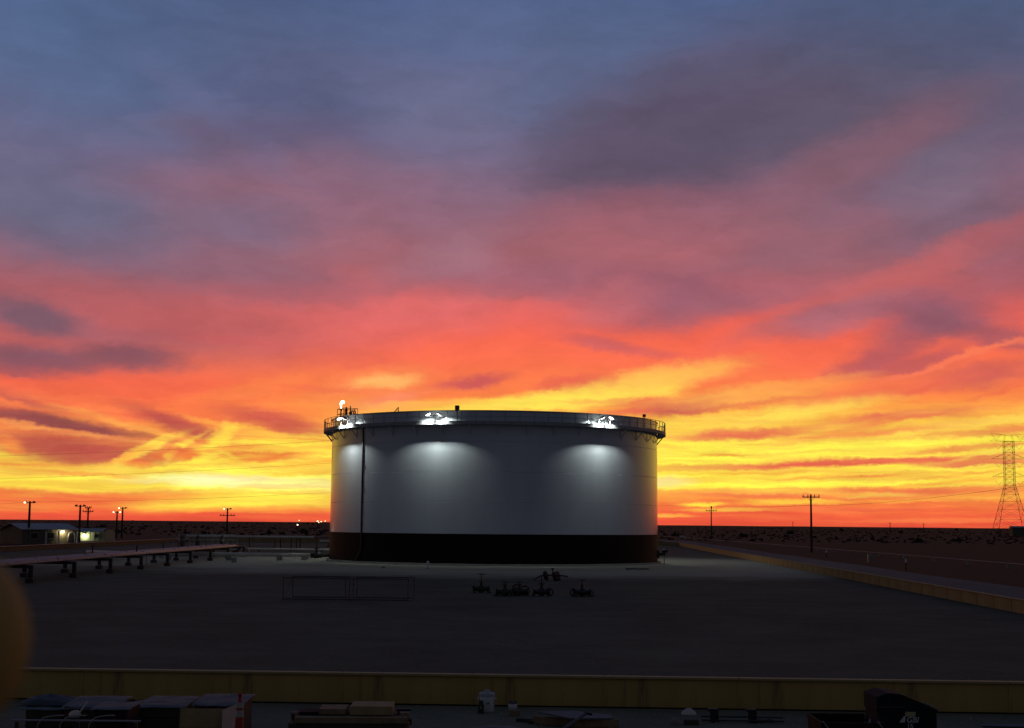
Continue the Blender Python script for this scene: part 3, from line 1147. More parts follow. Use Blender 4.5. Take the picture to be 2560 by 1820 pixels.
bund('containment_wall', 'long low yellow steel wall crossing the foreground in front of the tank', (XL, yf(XL)), (XR, yf(XR)), .68, M_yel, M_yelcap)
bund('containment_wall', 'yellow wall receding to the right of the tank toward the horizon', (XR, yf(XR) + .2), (XRB, YB), .68, M_yel_shaded, M_yel_shaded)
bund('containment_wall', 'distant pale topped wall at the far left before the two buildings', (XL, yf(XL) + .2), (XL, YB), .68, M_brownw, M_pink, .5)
bund('containment_wall', 'far yellow wall closing the yard behind the tank', (XL, YB + .2), (XRB, YB + .2), .68, M_yel_shaded, M_yel_shaded)

# ------------------------------------------------------------------ pipe rack on piers, left
rack = thing('pipe_rack', 'low rusty pipe rack on steel piers receding at the left', 'pipe rack', (-32.6, 70, 0))
b = MB()
b.box((0, 0, .15), (.5, .5, .30))
foot = None
legm = MB()
legm.box((0, 0, .68), (.24, .03, .72)); legm.box((0, .11, .68), (.24, .025, .72)); legm.box((0, -.11, .68), (.24, .025, .72))
leg = None
beam = None
bm_ = MB()
bm_.box((0, 0, 1.09), (3.8, .24, .10)); bm_.box((0, 0, 1.0), (3.8, .05, .12))
for i in range(11):
    y = 5 + i * 9.3
    for sx in (-1.75, 1.75):
        if foot is None:
            foot = b.build('footing', M_steel, rack)
            leg = legm.build('pier', M_steel, rack)
            foot.location = (sx, y, 0); leg.location = (sx, y, 0)
        else:
            inst(foot, 'footing', (sx, y, 0), parent=rack)
            inst(leg, 'pier', (sx, y, 0), parent=rack)
    if beam is None:
        beam = bm_.build('cross_beam', M_steel, rack)
        beam.location = (0, y, 0)
    else:
        inst(beam, 'cross_beam', (0, y, 0), parent=rack)
for k, (x, r) in enumerate((0.68 * x_, r_q) for x_, r_q in ((-1.7, .11), (-1.15, .14), (-.5, .11), (.1, .15), (.8, .12), (1.4, .14), (1.85, .08))):
    b = MB()
    b.cyl((x, -8, 1.15 + r), (x, 97, 1.15 + r), r, n=12)
    for q in range(9):
        yy = 3 + q * 11.7 + k
        b.cyl((x, yy, 1.15 + r), (x, yy + .08, 1.15 + r), r + .03, n=12)
    b.build('pipe', M_pink, rack)
for q, (y, hgt) in enumerate(((46, .55), (53, .4), (66, .5), (74, .45), (83, .4))):
    b = MB()
    x = .68 * (-1.15, 1.4, .1, -.5, .8)[q]
    b.cyl((x, y, 1.4), (x, y, 1.5 + hgt), .06, n=8)
    b.lathe([(.2, -.02), (.2, .02), (.16, .03)], 12, (x, y, 1.5 + hgt))
    b.build('vent_valve', M_grime, rack)

# large pale line feeding the tank from the left
line = thing('feed_pipe', 'long pale pipe lying low and joining the left foot of the tank', 'pipe', (TX - TR, 151.5, 0))
b = MB()
b.tube([(-27, 6.0, .62), (-22, 2.2, .62), (-14, .6, .62), (-7, .2, .62), (-1.9, 0, .62)], .19, 14)
b.build('pipe', M_pipe, line)
for x, y in ((-24.0, 3.6), (-17, 1.1), (-10.5, .35), (-5.2, .1), (-2.6, 0)):
    b = MB()
    b.bbox((x, y, .21), (.55, .45, .42), .03)
    b.build('pier', M_conc, line)
v = MB()
v.cyl((-1.9, 0, .62), (-1.8, 0, .62), .33, n=16); v.cyl((-.9, 0, .62), (-.8, 0, .62), .33, n=16)
v.lathe([(.19, -.6), (.33, -.2), (.33, .2), (.19, .6)], 16, (-1.35, 0, .62), Matrix.Rotation(PI / 2, 3, 'Y'))
v.cyl((-1.35, 0, .9), (-1.35, 0, 1.35), .11, n=10)
v.cyl((-1.35, 0, .62), (.4, 0, .62), .19, n=12)
valve = v.build('gate_valve', M_grime, line)
v = MB()
v.tube([(-1.35 + .3 * math.cos(t * PI / 8), .3 * math.sin(t * PI / 8), 1.3) for t in range(16)], .03, 6, True)
v.cyl((-1.65, 0, 1.3), (-1.05, 0, 1.3), .02, n=6)
v.build('handwheel', M_grime, valve)

# far header pipes running behind, left of the tank
def long_pipe(label, x0, x1, Y, z, r, m, posts):
    t = thing('header_pipe', label, 'pipe', (x0, Y, 0), 0, 'header pipes left of the tank')
    b = MB()
    b.cyl((0, 0, z), (x1 - x0, 0, z), r, n=10)
    b.build('pipe', m, t)
    k = None
    for q in range(posts):
        xx = (x1 - x0) * (q + .5) / posts
        if k is None:
            k_ = MB()
            k_.box((0, 0, (z - r) / 2), (.18, .18, z - r)); k_.box((0, 0, .08), (.6, .6, .16))
            k = k_.build('post', M_steel, t)
            k.location = (xx, 0, 0)
        else:
            inst(k, 'post', (xx, 0, 0), parent=t)


long_pipe('dim header pipe just above the pale feed pipe, left of the tank', -36, -21, 176, .75, .13, M_pipe, 4)
long_pipe('thin pink header pipe behind the others, left of the tank', -33, -24, 214, 1.8, .10, M_pink, 3)
long_pipe('longest dim header pipe leaving the metering skid toward the tank', -46, -28, 206, 1.9, .16, M_pipe, 5)
long_pipe('short bright pipe length highest of the headers left of the tank', -33.5, -30.5, 207, 2.05, .14, M_pink, 2)
long_pipe('pale header stub touching the left edge of the tank', -31.0, -22.0, 236, .95, .20, M_pipe, 3)

# metering skid with ladder cage rails
sk = thing('metering_skid', 'pipe skid with tall handrail frame at the far end of the pipe rack', 'skid', (-38, 172, 0))
b = MB()
b.box((2.4, 0, .25), (8.0, 3.0, .3))
b.box((2.4, 0, .9), (7.6, 2.6, .06))
b.build('deck', M_steel, sk)
for zz in (1.65, 2.25):
    b = MB()
    pts = [(-1.6, -1.3, zz - .55 if zz > 2 else zz - .3), (-1.6, -1.3, zz), (-1.2, -1.3, zz + .18), (5.4, -1.3, zz + .2)]
    b.tube(pts, .035, 6)
    b.tube([(p[0], 1.3, p[2]) for p in pts], .035, 6)
    b.build('hand_rail', M_conc, sk)
for x in (-1.6, .2, 2.3, 3.0, 4.2, 5.4):
    b = MB()
    for y in (-1.3, 1.3):
        b.cyl((x, y, .9), (x, y, 2.5 if x != 2.3 else 3.0), .04, n=6)
    b.build('rail_post', M_conc, sk)
for i, (x, r) in enumerate(((-.9, .35), (.9, .3), (3.8, .28))):
    b = MB()
    b.lathe([(r, 0), (r, 1.1), (r * .8, 1.3), (.08, 1.4), (.08, 1.6), (.001, 1.61)], 14, (x, .2, .93))
    b.build('meter_vessel', M_steel, sk)
b = MB()
b.tube([(5.2, -.6, .4), (5.8, -.6, .6), (6.1, -.6, 1.0), (6.6, -.6, 1.1), (7.0, -.6, .7), (7.2, -.6, .3)], .18, 10)
b.build('pipe_bend', M_pink, sk)

# equipment row in front of the small building, pumps
pump0 = None
for i, px in enumerate((232, 258, 285)):
    p = gp(px, 1391)
    loc = (p.x - 26, p.y + 28, 0)
    if pump0 is None:
        pump0 = thing('pump_set', '', 'pump', loc, .3, 'pumps left of the rack')
        b = MB(); b.box((0, 0, .2), (2.2, 1.0, .4)); b.build('skid', M_steel, pump0)
        b = MB(); b.cyl((-.9, 0, .8), (0, 0, .8), .33, n=14); b.build('motor', M_grime, pump0)
        b = MB(); b.lathe([(.2, -.3), (.45, -.1), (.45, .15), (.2, .3)], 16, (.55, 0, .85), Matrix.Rotation(PI / 2, 3, 'Y')); b.cyl((.55, 0, 1.1), (.55, 0, 1.9), .13, n=10); b.build('pump_case', M_grime, pump0)
        pump0['label'] = 'dark pump set with upright pipe before the pale green building, leftmost of three'
    else:
        dup(pump0, loc, .3, ('dark pump set with upright pipe in the middle of three at the left', 'dark pump set with upright pipe nearest the tank, of three')[i - 1])

# ------------------------------------------------------------------ buildings at far left
def shed(name, label, c, size, ang, wallm, eave, ridge, lamps, doors, windows):
    w, d = size
    root = thing(name, label, 'building', c, ang)
    ribs = MB()
    walls = MB()
    for (cx, cy, sx, sy) in ((0, -d / 2, w, .1), (0, d / 2, w, .1), (-w / 2, 0, .1, d - .2), (w / 2, 0, .1, d - .2)):
        walls.box((cx, cy, eave / 2), (sx, sy, eave))
    for s in (-1, 1):
        x = s * w / 2
        walls.add([(x, -d / 2, eave), (x, d / 2, eave), (x, 0, ridge)], [(0, 1, 2)])
    n = int(w / .9)
    for i in range(n + 1):
        walls.box((-w / 2 + i * w / n, -d / 2 - .07, eave / 2), (.08, .04, eave - .1))
    walls.build('wall', wallm, root)
    rf = MB()
    for s in (-1, 1):
        a = Vector((0, s * (d / 2 + .45), eave - .12)); r_ = Vector((0, 0, ridge))
        for k in range(int((w + .9) / 1.1)):
            x0 = -w / 2 - .45 + k * 1.1
            x1 = min(x0 + 1.09, w / 2 + .45)
            vs = [Vector((x0, a.y, a.z)), Vector((x1, a.y, a.z)), Vector((x1, 0, ridge)), Vector((x0, 0, ridge))]
            up_ = Vector((0, 0, .09))
            rf.add(vs + [p + up_ for p in vs], [(0, 1, 2, 3), (4, 7, 6, 5), (0, 4, 5, 1), (1, 5, 6, 2), (2, 6, 7, 3), (3, 7, 4, 0)])
    rf.build('roof', M_roof, root)
    for (x, wd, hd) in doors:
        b = MB(); b.box((x, -d / 2 - .12, hd / 2), (wd, .08, hd)); dr = b.build('door', M_steel, root)
        b = MB(); b.box((x + wd * .35, -d / 2 - .18, hd * .47), (.12, .05, .04)); b.build('handle', M_galv, dr)
    for (x, z, ww, hh) in windows:
        b = MB()
        for dx in (-1, 1):
            b.box((x + dx * ww / 2, -d / 2 - .12, z), (.08, .09, hh + .16))
        for dz in (-1, 1):
            b.box((x, -d / 2 - .12, z + dz * hh / 2), (ww, .088, .08))
        fr = b.build('window', M_galv, root)
        b = MB(); b.box((x, -d / 2 - .10, z), (ww - .08, .03, hh - .08)); b.build('pane', M_glass, fr)
    for (x, z, e, rgb, m) in lamps:
        b = MB()
        b.box((x, -d / 2 - .10, z + .1), (.16, .12, .3))
        b.bbox((x, -d / 2 - .28, z + .24), (.40, .30, .08), .02)
        lf = b.build('wall_lamp', M_steel, root)
        b = MB()
        b.lathe([(.001, .0), (.17, .03), (.21, .12), (.19, .2)], 12, (x, -d / 2 - .30, z))
        b.build('lens', m, lf)
        lamp('wall_lamp_light', 'POINT', (x, -d / 2 - .55, z - .05), e, rgb, .12, parent=lf)
    return root


pA = gp(56, 1361)
wA, dA, aA = 9.4, 9.0, R_(40)
cA = pA + Matrix.Rotation(aA, 3, 'Z') @ Vector((wA / 2, dA / 2, 0))
shA = shed('metal_building', 'low tan metal building with porch posts and a lit wall lamp, farthest left', (cA.x, cA.y, 0), (wA, dA), aA, M_wall_a, 2.5, 3.35,
     [(wA * .20, 2.0, 110, (1, .85, .45), M_porch)], [(wA * .36, 1.0, 2.0)], [(-wA * .30, 1.4, 1.3, 1.0), (wA * .0, 1.4, 1.3, 1.0)])
for x in (-.11, .12, .46):
    b = MB()
    b.box((wA * x, -dA / 2 - .5, 1.1), (.20, .20, 2.2))
    b.build('porch_post', M_whitepl, shA)
b = MB()
b.tube([(wA * .30, -dA / 2 - .45, 0), (wA * .30, -dA / 2 - .45, 1.4), (wA * .32, -dA / 2 - .45, 1.85), (wA * .36, -dA / 2 - .45, 2.05), (wA * .40, -dA / 2 - .45, 1.85), (wA * .42, -dA / 2 - .45, 1.4), (wA * .42, -dA / 2 - .45, 0)], .09, 8)
b.build('door_arch', M_whitepl, shA)
pB = gp(217, 1352)
shB = shed('small_building', 'small pale green hut with a lit wall lamp beside the tan building', (pB.x, pB.y + 2.5, 0), (7.8, 5), R_(-8), M_wall_b, 1.85, 2.35,
     [(-.1, 1.05, 150, (1, .95, .60), M_porch)], [(-2.4, .9, 1.6)], [(2.4, 1.0, .9, .6)])

# ------------------------------------------------------------------ poles
def light_pole(px, ytop, Y, label, heads, lit, crossarm=None):
    p = dp(px, ytop, Y)
    h = p.z
    root = thing('light_pole', label, 'light pole', (p.x, p.y, 0), 0, 'light poles at the far left')
    b = MB()
    b.cyl((0, 0, 0), (0, 0, h), .24, .16, n=10)
    b.build('pole', M_pole, root)
    b = MB()
    b.box((0, 0, h - .25), (1.5, .12, .14))
    b.build('arm', M_steel, root)
    for s, on in zip(heads, lit):
        b = MB()
        c = Vector((s * .75, -.05, h - .1))
        b.bbox(c, (.48, .4, .18), .04, 0, s * R_(20))
        hd = b.build('lamp_head', M_steel, root)
        b = MB()
        b.lathe([(.001, -.24), (.13, -.20), (.19, -.10), (.15, -.02)], 10, c + Vector((0, -.2, 0)))
        b.build('lens', M_sod if on else M_glass, hd)
    if crossarm:
        b = MB()
        b.box((0, 0, h - crossarm), (3.6, .16, .18))
        ca = b.build('cross_arm', M_pole, root)
        for x in (-1.6, -.9, .9, 1.6):
            b = MB()
            b.lathe([(.05, 0), (.09, .08), (.05, .2), (.08, .26), (.001, .3)], 8, (x, 0, h - crossarm + .09))
            b.build('insulator', M_grime, ca)
    return root


light_pole(75, 1253, 238, 'tall lit light pole in front of the tan building, leftmost', (-1, 1), (1, 0))
light_pole(201, 1262, 262, 'unlit twin headed light pole in front of the green hut', (-1, 1), (0, 0))
light_pole(293, 1278, 330, 'shorter light pole with two lit heads, left of a taller one', (-1, 1), (1, 1))
light_pole(307, 1268, 330, 'light pole with one bright head close beside a two headed one', (-1, 1), (1, 0))
light_pole(569, 1270, 340, 'light pole with a cross arm standing left of the tank', (-1, 1), (1, 0), 1.75)


def utility_pole(px, ytop, pbase, Y, label, arms):
    p = dp(px, ytop, Y)
    h = p.z
    q = dp(pbase, ytop + 60, Y)
    root = thing('utility_pole', label, 'utility pole', (p.x, p.y, terrain(p.x, p.y) - .1), 0, 'wooden utility poles')
    h += .1
    b = MB()
    b.cyl((0, 0, 0), (0, 0, h), .22, .15, n=10)
    b.build('pole', M_pole, root)
    for (dz, wd) in arms:
        b = MB()
        b.box((0, -.14, h - dz), (wd, .13, .16))
        ca = b.build('cross_arm', M_pole, root)
        for x in (-.46, -.18, .2, .46):
            k = MB()
            k.lathe([(.05, 0), (.10, .06), (.06, .18), (.09, .24), (.04, .34), (.001, .35)], 8, (x * wd, -.14, h - dz + .08))
            k.build('insulator', M_grime, ca)
        b = MB()
        b.cyl((-wd * .25, -.16, h - dz - .02), (0, -.16, h - dz - .7), .03, n=6)
        b.cyl((wd * .25, -.16, h - dz - .02), (0, -.16, h - dz - .7), .03, n=6)
        b.build('brace', M_steel, root)
    return root, h


utility_pole(221, 1268, 222, 300, 'wooden utility pole with two cross arms behind the green hut', ((.15, 1.3), (.9, 2.2)))
u1, h1 = utility_pole(2027, 1232, 2031, 244, 'tallest wooden utility pole with one wide cross arm, right of the tank', ((.45, 2.9),))
u2, h2 = utility_pole(1778, 1262, 1775, 444, 'farther wooden utility pole nearest the tank at right', ((1.45, 3.3),))
b = MB(); b.cyl((0, -.3, h2 - .75), (0, -.3, h2 - .1), .22, n=10); b.build('transformer', M_grime, u2)
for px, yt, Y, lab in ((2225, 1306, 900, 'thin distant pole on the horizon left of the pylon'), (2309, 1308, 1100, 'faint distant pole on the horizon closest to the pylon'), (1982, 1304, 1200, 'tiny distant pole on the horizon left of the tall utility pole')):
    p = dp(px, yt, Y)
    g = terrain(p.x, p.y)
    t = thing('utility_pole', lab, 'utility pole', (p.x, p.y, g), 0, 'wooden utility poles')
    b = MB(); b.cyl((0, 0, 0), (0, 0, p.z - g), .24, .18, n=6); b.build('pole', M_pole, t)
    b = MB(); b.box((0, 0, p.z - g - .6), (1.6, .14, .16)); b.build('cross_arm', M_pole, t)


def cable(label, pts, r, sag):
    """sagging wire through world points"""
    b = MB()
    path = []
    for i in range(len(pts) - 1):
        a, c = Vector(pts[i]), Vector(pts[i + 1])
        for k in range(12):
            t = k / 12
            p = a.lerp(c, t)
            p.z -= sag * 4 * t * (1 - t)
            path.append(p)
    path.append(Vector(pts[-1]))
    b.tube(path, r, 5)
    o = b.build('overhead_cable', M_cable)
    return tag(o, label, 'cable', 'overhead cables')


cable('thin overhead cable crossing the sky highest, left of the tank', [dp(-300, 1146, 250), dp(1000, 1090, 225)], .015, .6)
cable('thin overhead cable crossing the yellow sky, middle of three at left', [dp(-300, 1204, 262), dp(1000, 1146, 235)], .015, .6)
cable('lowest overhead cable sloping above the light poles at left', [dp(-300, 1262, 262), dp(74, 1255, 262), dp(900, 1227, 250)], .015, .4)
pT = u1.location + Vector((.2, -.14, h1 - 1.85))
pS = u2.location + Vector((1.4, -.14, h2 - 1.1))
cable('overhead cable strung from the far pole to the tall pole at right', [dp(1500, 1257, 560), u2.location + Vector((.2, -.2, h2 - .05)), u1.location + Vector((-.2, -.14, h1 - 1.85))], .024, .25)
cable('overhead cable rising from the tall utility pole toward the pylon', [pT, dp(2620, 1206, 120)], .014, .5)

# ------------------------------------------------------------------ lattice pylon at right edge
PY = 800.0
pb = dp(2527, 1300, PY)
pk = PY / F
gz = terrain(pb.x, pb.y)
pyl = thing('transmission_tower', 'tall lattice steel transmission tower on the horizon at the right edge', 'pylon', (pb.x, pb.y, gz), R_(0))


def zof(y):
    return dp(2527, y, PY).z - gz


ZW, ZT, ZB = zof(1213), zof(1104), 0.0
WT, WB = 12.0 * pk, 42 * pk           # half widths of body and of the foot
DT, DB = 7.0 * pk, 26 * pk


def hw(z):
    if z >= ZW:
        return WT, DT
    t = 1 - z / ZW
    return WT + (WB - WT) * t, DT + (DB - DT) * t


def corner(z, sx, sy):
    a, d = hw(z)
    return Vector((sx * a, sy * d, z))


RL, RB = .135, .062
for sx in (-1, 1):
    for sy in (-1, 1):
        b = MB()
        b.cyl(corner(0, sx, sy), corner(ZW, sx, sy), RL, RL * .8, n=5)
        b.cyl(corner(ZW, sx, sy), corner(ZT, sx, sy), RL * .8, RL * .6, n=5)
        b.build('leg', M_red, pyl)
lev = [0, ZW * .12, ZW * .33, ZW * .52, ZW * .68, ZW * .82, ZW * .92, ZW]
z = ZW
stp = (ZT - ZW) / 8
while z < ZT - stp * .5:
    z += stp
    lev.append(z)
lat = MB()
for i in range(len(lev) - 1):
    z0, z1 = lev[i], lev[i + 1]
    for (s0, s1) in (((-1, -1), (1, -1)), ((-1, 1), (1, 1)), ((-1, -1), (-1, 1)), ((1, -1), (1, 1))):
        b = lat
        b.cyl(corner(z0, *s0), corner(z1, *s1), RB, n=4, caps=False)
        b.cyl(corner(z0, *s1), corner(z1, *s0), RB, n=4, caps=False)
        b.cyl(corner(z1, *s0), corner(z1, *s1), RB * .9, n=4, caps=False)
o = lat.build('lattice_bracing', M_red, pyl)
for k, (yb, yt, hwid) in enumerate(((1192, 1180, 43), (1147, 1135, 44))):
    b = MB()
    zb, zt = zof(yb), zof(yt)
    for s in (-1, 1):
        tip = Vector((s * hwid * pk, 0, zb))
        for sy in (-1, 1):
            b.cyl(Vector((s * WT, sy * DT, zb)), tip, RB, n=4)
            b.cyl(Vector((s * WT, sy * DT, zt)), tip, RB, n=4)
        m1 = Vector((s * WT, 0, zb)).lerp(tip, .5)
        b.cyl(m1, Vector((s * WT, 0, zt)).lerp(tip, .5), RB * .8, n=4)
    b.build('cross_arm', M_red, pyl)
b = MB()
zb, zt = zof(1103), zof(1088)
for s in (-1, 1):
    tip = Vector((s * 46 * pk, 0, zb))
    horn = Vector((s * 43 * pk, 0, zof(1084)))
    for sy in (-1, 1):
        b.cyl(Vector((0, sy * DT * .6, zb)), tip, RB, n=4)
        b.cyl(Vector((s * WT * .5, sy * DT * .6, zt)), horn, RB, n=4)
        b.cyl(Vector((s * WT, sy * DT * .6, zb)), Vector((s * WT * .6, sy * DT * .6, zt)), RB, n=4)
    b.cyl(horn, Vector((s * 30 * pk, 0, zb)), RB, n=4)
    b.cyl(Vector((s * 30 * pk, 0, zb)), Vector((s * 22 * pk, 0, zt - .4)), RB, n=4)
    b.cyl(tip, Vector((s * 18 * pk, 0, zt)), RB * .8, n=4)
b.cyl(Vector((-WT, 0, zt)), Vector((WT, 0, zt)), RB, n=4)
b.build('cross_arm', M_red, pyl)
for k, (yt, yb) in enumerate(((1113, 1123), (1158, 1168), (1202, 1212))):
    for s in (-1, 1):
        b = MB()
        z0, z1 = zof(yt), zof(yb)
        b.cyl((s * 36 * pk, 0, z0), (s * 26 * pk, 0, z1), RB * .9, n=5)
        b.cyl((s * 17 * pk, 0, z0), (s * 26 * pk, 0, z1), RB * .9, n=5)
        b.build('insulator_string', M_red, pyl)
# substation hut by its foot
t = thing('equipment_hut', 'tiny dark hut on the horizon at the foot of the pylon', 'hut', (pb.x - 1.5, pb.y - 20, gz))
b = MB(); b.box((0, 0, 2.4), (11, 5, 4.8)); b.build('wall', M_wall_a, t)
b = MB(); b.add([(-5.8, -3, 4.75), (5.8, -3, 4.75), (5.8, 3, 4.75), (-5.8, 3, 4.75), (-5.8, 0, 5.6), (5.8, 0, 5.6)], [(0, 1, 5, 4), (2, 3, 4, 5), (0, 4, 3), (1, 2, 5), (0, 3, 2, 1)]); b.build('roof', M_roof, t)

# ------------------------------------------------------------------ gas flare behind the tank
pf = dp(853, 1022, 300)
fl = thing('flare_stack', 'distant gas flare with a white hooked flame above the tank rim', 'flare', (pf.x, pf.y, 0))
b = MB(); b.cyl((0, 0, 0), (0, 0, pf.z - .2), .16, .10, n=10); b.build('stack', M_steel, fl)
b = MB(); b.cyl((0, 0, pf.z - .5), (0, 0, pf.z - .02), .16, .2, n=10); b.build('tip', M_grime, fl)
b = MB()
path = [(0, 0, .0), (-.02, 0, .35), (-.08, 0, .75), (-.06, 0, 1.1), (.10, 0, 1.36), (.32, 0, 1.46), (.52, 0, 1.38), (.60, 0, 1.18)]
rad = [.06, .12, .17, .24, .30, .33, .27, .05]
vs = []
for i, p in enumerate(path):
    a_ = Vector(path[max(i - 1, 0)]); c_ = Vector(path[min(i + 1, len(path) - 1)])
    d = (c_ - a_).normalized(); n_ = Vector((d.z, 0, -d.x))
    for k in range(10):
        t = 2 * PI * k / 10
        vs.append(Vector(p) + n_ * math.cos(t) * rad[i] + Vector((0, 1, 0)) * math.sin(t) * rad[i])
fs = [(i * 10 + k, i * 10 + (k + 1) % 10, i * 10 + 10 + (k + 1) % 10, i * 10 + 10 + k) for i in range(len(path) - 1) for k in range(10)]
b.add([v + Vector((0, 0, pf.z)) for v in vs], fs, True)
b.build('flame', M_flame, fl)

# distant yard lights near the horizon
for px, py, Y, r, lab in ((744, 1312, 420, .38, 'bright lone light low on the plain, left of the tank'),
                          (748, 1301, 900, .5, 'small light on the horizon above the bright lone light'),
                          (794, 1303, 900, .8, 'brightest of the horizon lights close to the tank'),
                          (797, 1306, 900, .45, 'tiny light just under the brightest horizon light'),
                          (803, 1304, 900, .6, 'second horizon light, between the brightest one and the tank'),
                          (813, 1302.5, 900, .5, 'horizon light nearest the tank edge')):
    p = dp(px, py, Y)
    g = terrain(p.x, p.y)
    t = thing('yard_light', lab, 'light', (p.x, p.y, g), 0, 'distant yard lights')
    hh = max(.8, p.z - g)
    b = MB(); b.cyl((0, 0, 0), (0, 0, hh), .12, .09, n=6); b.build('pole', M_pole, t)
    r *= .6
    b = MB(); b.lathe([(.001, -r * .6), (r * .8, -r * .35), (r, 0), (r * .8, r * .35), (.001, r * .6)], 10, (0, 0, hh)); b.build('lens', M_sod, t)

# ------------------------------------------------------------------ right side: pipeline, markers, cabinet
pl = thing('pipeline', 'thin pale pipeline running along the plain right of the tank', 'pipe', (54.5, 110, 0))
b = MB()
pth = [(0, y, terrain(54.5, 110 + y) + .55) for y in range(0, 420, 14)]
b.tube(pth, .07, 8)
b.build('pipe', mat('dull_pipe', (.20, .15, .13), .6), pl)
sup = None
for y in range(7, 400, 14):
    zz = terrain(54.5, 110 + y)
    if sup is None:
        k = MB(); k.box((0, 0, .2), (.3, .2, .5))
        sup = k.build('support', M_conc, pl); sup.location = (0, y, zz)
    else:
        inst(sup, 'support', (0, y, zz), parent=pl)
mk0 = None
for i, (px, py) in enumerate(((2265, 1422), (2066, 1392))):
    p = gp(px, py)
    loc = (p.x, p.y, terrain(p.x, p.y))
    if mk0 is None:
        mk0 = thing('marker_post', 'white capped marker post nearer the camera, beyond the right wall', 'post', loc, 0, 'pipeline marker posts')
        b = MB(); b.cyl((0, 0, 0), (0, 0, .75), .05, n=8); b.build('post', M_rust, mk0)
        b = MB(); b.lathe([(.09, .72), (.09, 1.02), (.05, 1.09), (.001, 1.1)], 10); b.build('cap', M_whitepl, mk0)
    else:
        dup(mk0, loc, 0, 'white capped marker post farther away, beneath the tall utility pole')
p = gp(2175, 1405)
t = thing('cabinet', 'small grey electrical cabinet standing beyond the right wall', 'cabinet', (p.x, p.y, terrain(p.x, p.y)))
b = MB(); b.bbox((0, 0, .62), (.5, .4, .9), .02); b.build('case', M_galv, t)
b = MB(); b.box((0, -.205, .62), (.42, .02, .8)); d_ = b.build('door', M_galv, t)
b = MB(); b.box((.15, -.225, .62), (.03, .03, .12)); b.build('handle', M_steel, d_)
for s in (-.18, .18):
    b = MB(); b.box((s, 0, .085), (.06, .3, .17)); b.build('leg', M_steel, t)
p = gp(1706, 1352)
t = thing('road_sign', 'small pale sign plate on the plain right of the tank', 'sign', (p.x, p.y, 0))
b = MB(); b.cyl((0, 0, 0), (0, 0, 1.0), .05, n=6); b.build('post', M_steel, t)
b = MB(); b.bbox((0, -.05, 1.1), (1.3, .05, .42), .01); b.build('plate', M_whitepl, t)

# ------------------------------------------------------------------ mid yard objects
p = gp(1070, 1422)
t = thing('bollard', 'short white bollard standing against the foot of the tank', 'bollard', (p.x, p.y - .3, 0))
b = MB(); b.lathe([(.11, 0), (.11, .62), (.09, .68), (.001, .72)], 12); b.build('pipe', M_whitepl, t)
b = MB(); b.box((0, 0, .03), (.36, .36, .06)); b.build('base', M_conc, t)
p = gp(960, 1420)
t = thing('small_stone', 'small pale stone lying at the foot of the tank', 'stone', (p.x, p.y - 1.0, .03))
b = MB(); b.lathe([(.001, .16), (.12, .14), (.2, .06), (.16, 0)], 7); b.build('stone', M_stone, t)
p = gp(1595, 1424)
t = thing('hose', 'dark hose lying on the gravel near the right foot of the tank', 'hose', (p.x, p.y - 1.0, .09))
b = MB(); b.tube([(-1.2, 0, 0), (-.6, .1, .02), (0, -.05, 0), (.5, -.2, .02), (.9, -.15, 0)], .06, 6); b.build('hose', M_blackpl, t)

# rusty box-frame of light trusses lying in the yard
p0 = gp(705, 1500); p1 = gp(1022, 1504)
tr_ = thing('truss_cage', 'long rusty open box frame lying on the ground before the tank', 'frame', (p0.x, p0.y, 0), math.atan2(p1.y - p0.y, p1.x - p0.x))
LN = (p1 - p0).length
for (y, zz) in ((0, .06), (2.3, .06), (0, 1.15), (2.3, 1.15)):
    b = MB(); b.cyl((0, y, zz), (LN, y, zz), .026, n=6); b.build('rail', M_cage, tr_)
for x in (.05, LN * .5, LN * .53, LN - .05):
    b = MB()
    b.cyl((x, 0, .06), (x, 0, 1.15), .022, n=6); b.cyl((x, 2.3, .06), (x, 2.3, 1.15), .022, n=6)
    b.cyl((x, 0, .06), (x, 2.3, .06), .022, n=6); b.cyl((x, 0, 1.15), (x, 2.3, 1.15), .022, n=6)
    b.cyl((x, 0, .06), (x, 2.3, 1.15), .02, n=6)
    b.build('end_frame', M_cage, tr_)

# small dark axle cart
p = gp(1378, 1452)
ct = thing('pipe_dolly', 'dark two wheeled pipe dolly tipped on the ground before the tank', 'dolly', (p.x, p.y, 0), R_(-18))
b = MB()
b.tube([(-1.4, .2, .06), (-.8, .1, .35), (0, 0, .42), (.7, -.1, .40), (1.3, -.2, .34)], .055, 8)
b.box((0, 0, .40), (.5, .35, .12)); b.cyl((-.4, 0, .42), (.5, -.55, .35), .045, n=8); b.cyl((.1, 0, .42), (.1, 0, .85), .04, n=8); b.box((.1, 0, .85), (.22, .16, .1))
b.build('frame', M_grime, ct)
for (x, y) in ((-.55, .5), (.45, -.55), (.35, .5)):
    b = MB()
    b.lathe([(.12, -.10), (.30, -.11), (.34, -.06), (.34, .06), (.30, .11), (.12, .10)], 18, (x, y, .345), Matrix.Rotation(R_(72), 3, 'Y').to_3x3() @ Matrix.Rotation(R_(0), 3, 'X'))
    w_ = b.build('wheel', M_tyre, ct)
    b = MB()
    b.lathe([(.001, -.04), (.12, -.05), (.12, .05), (.001, .04)], 12, (x, y, .345), Matrix.Rotation(R_(72), 3, 'Y'))
    b.build('hub', M_rust, w_)

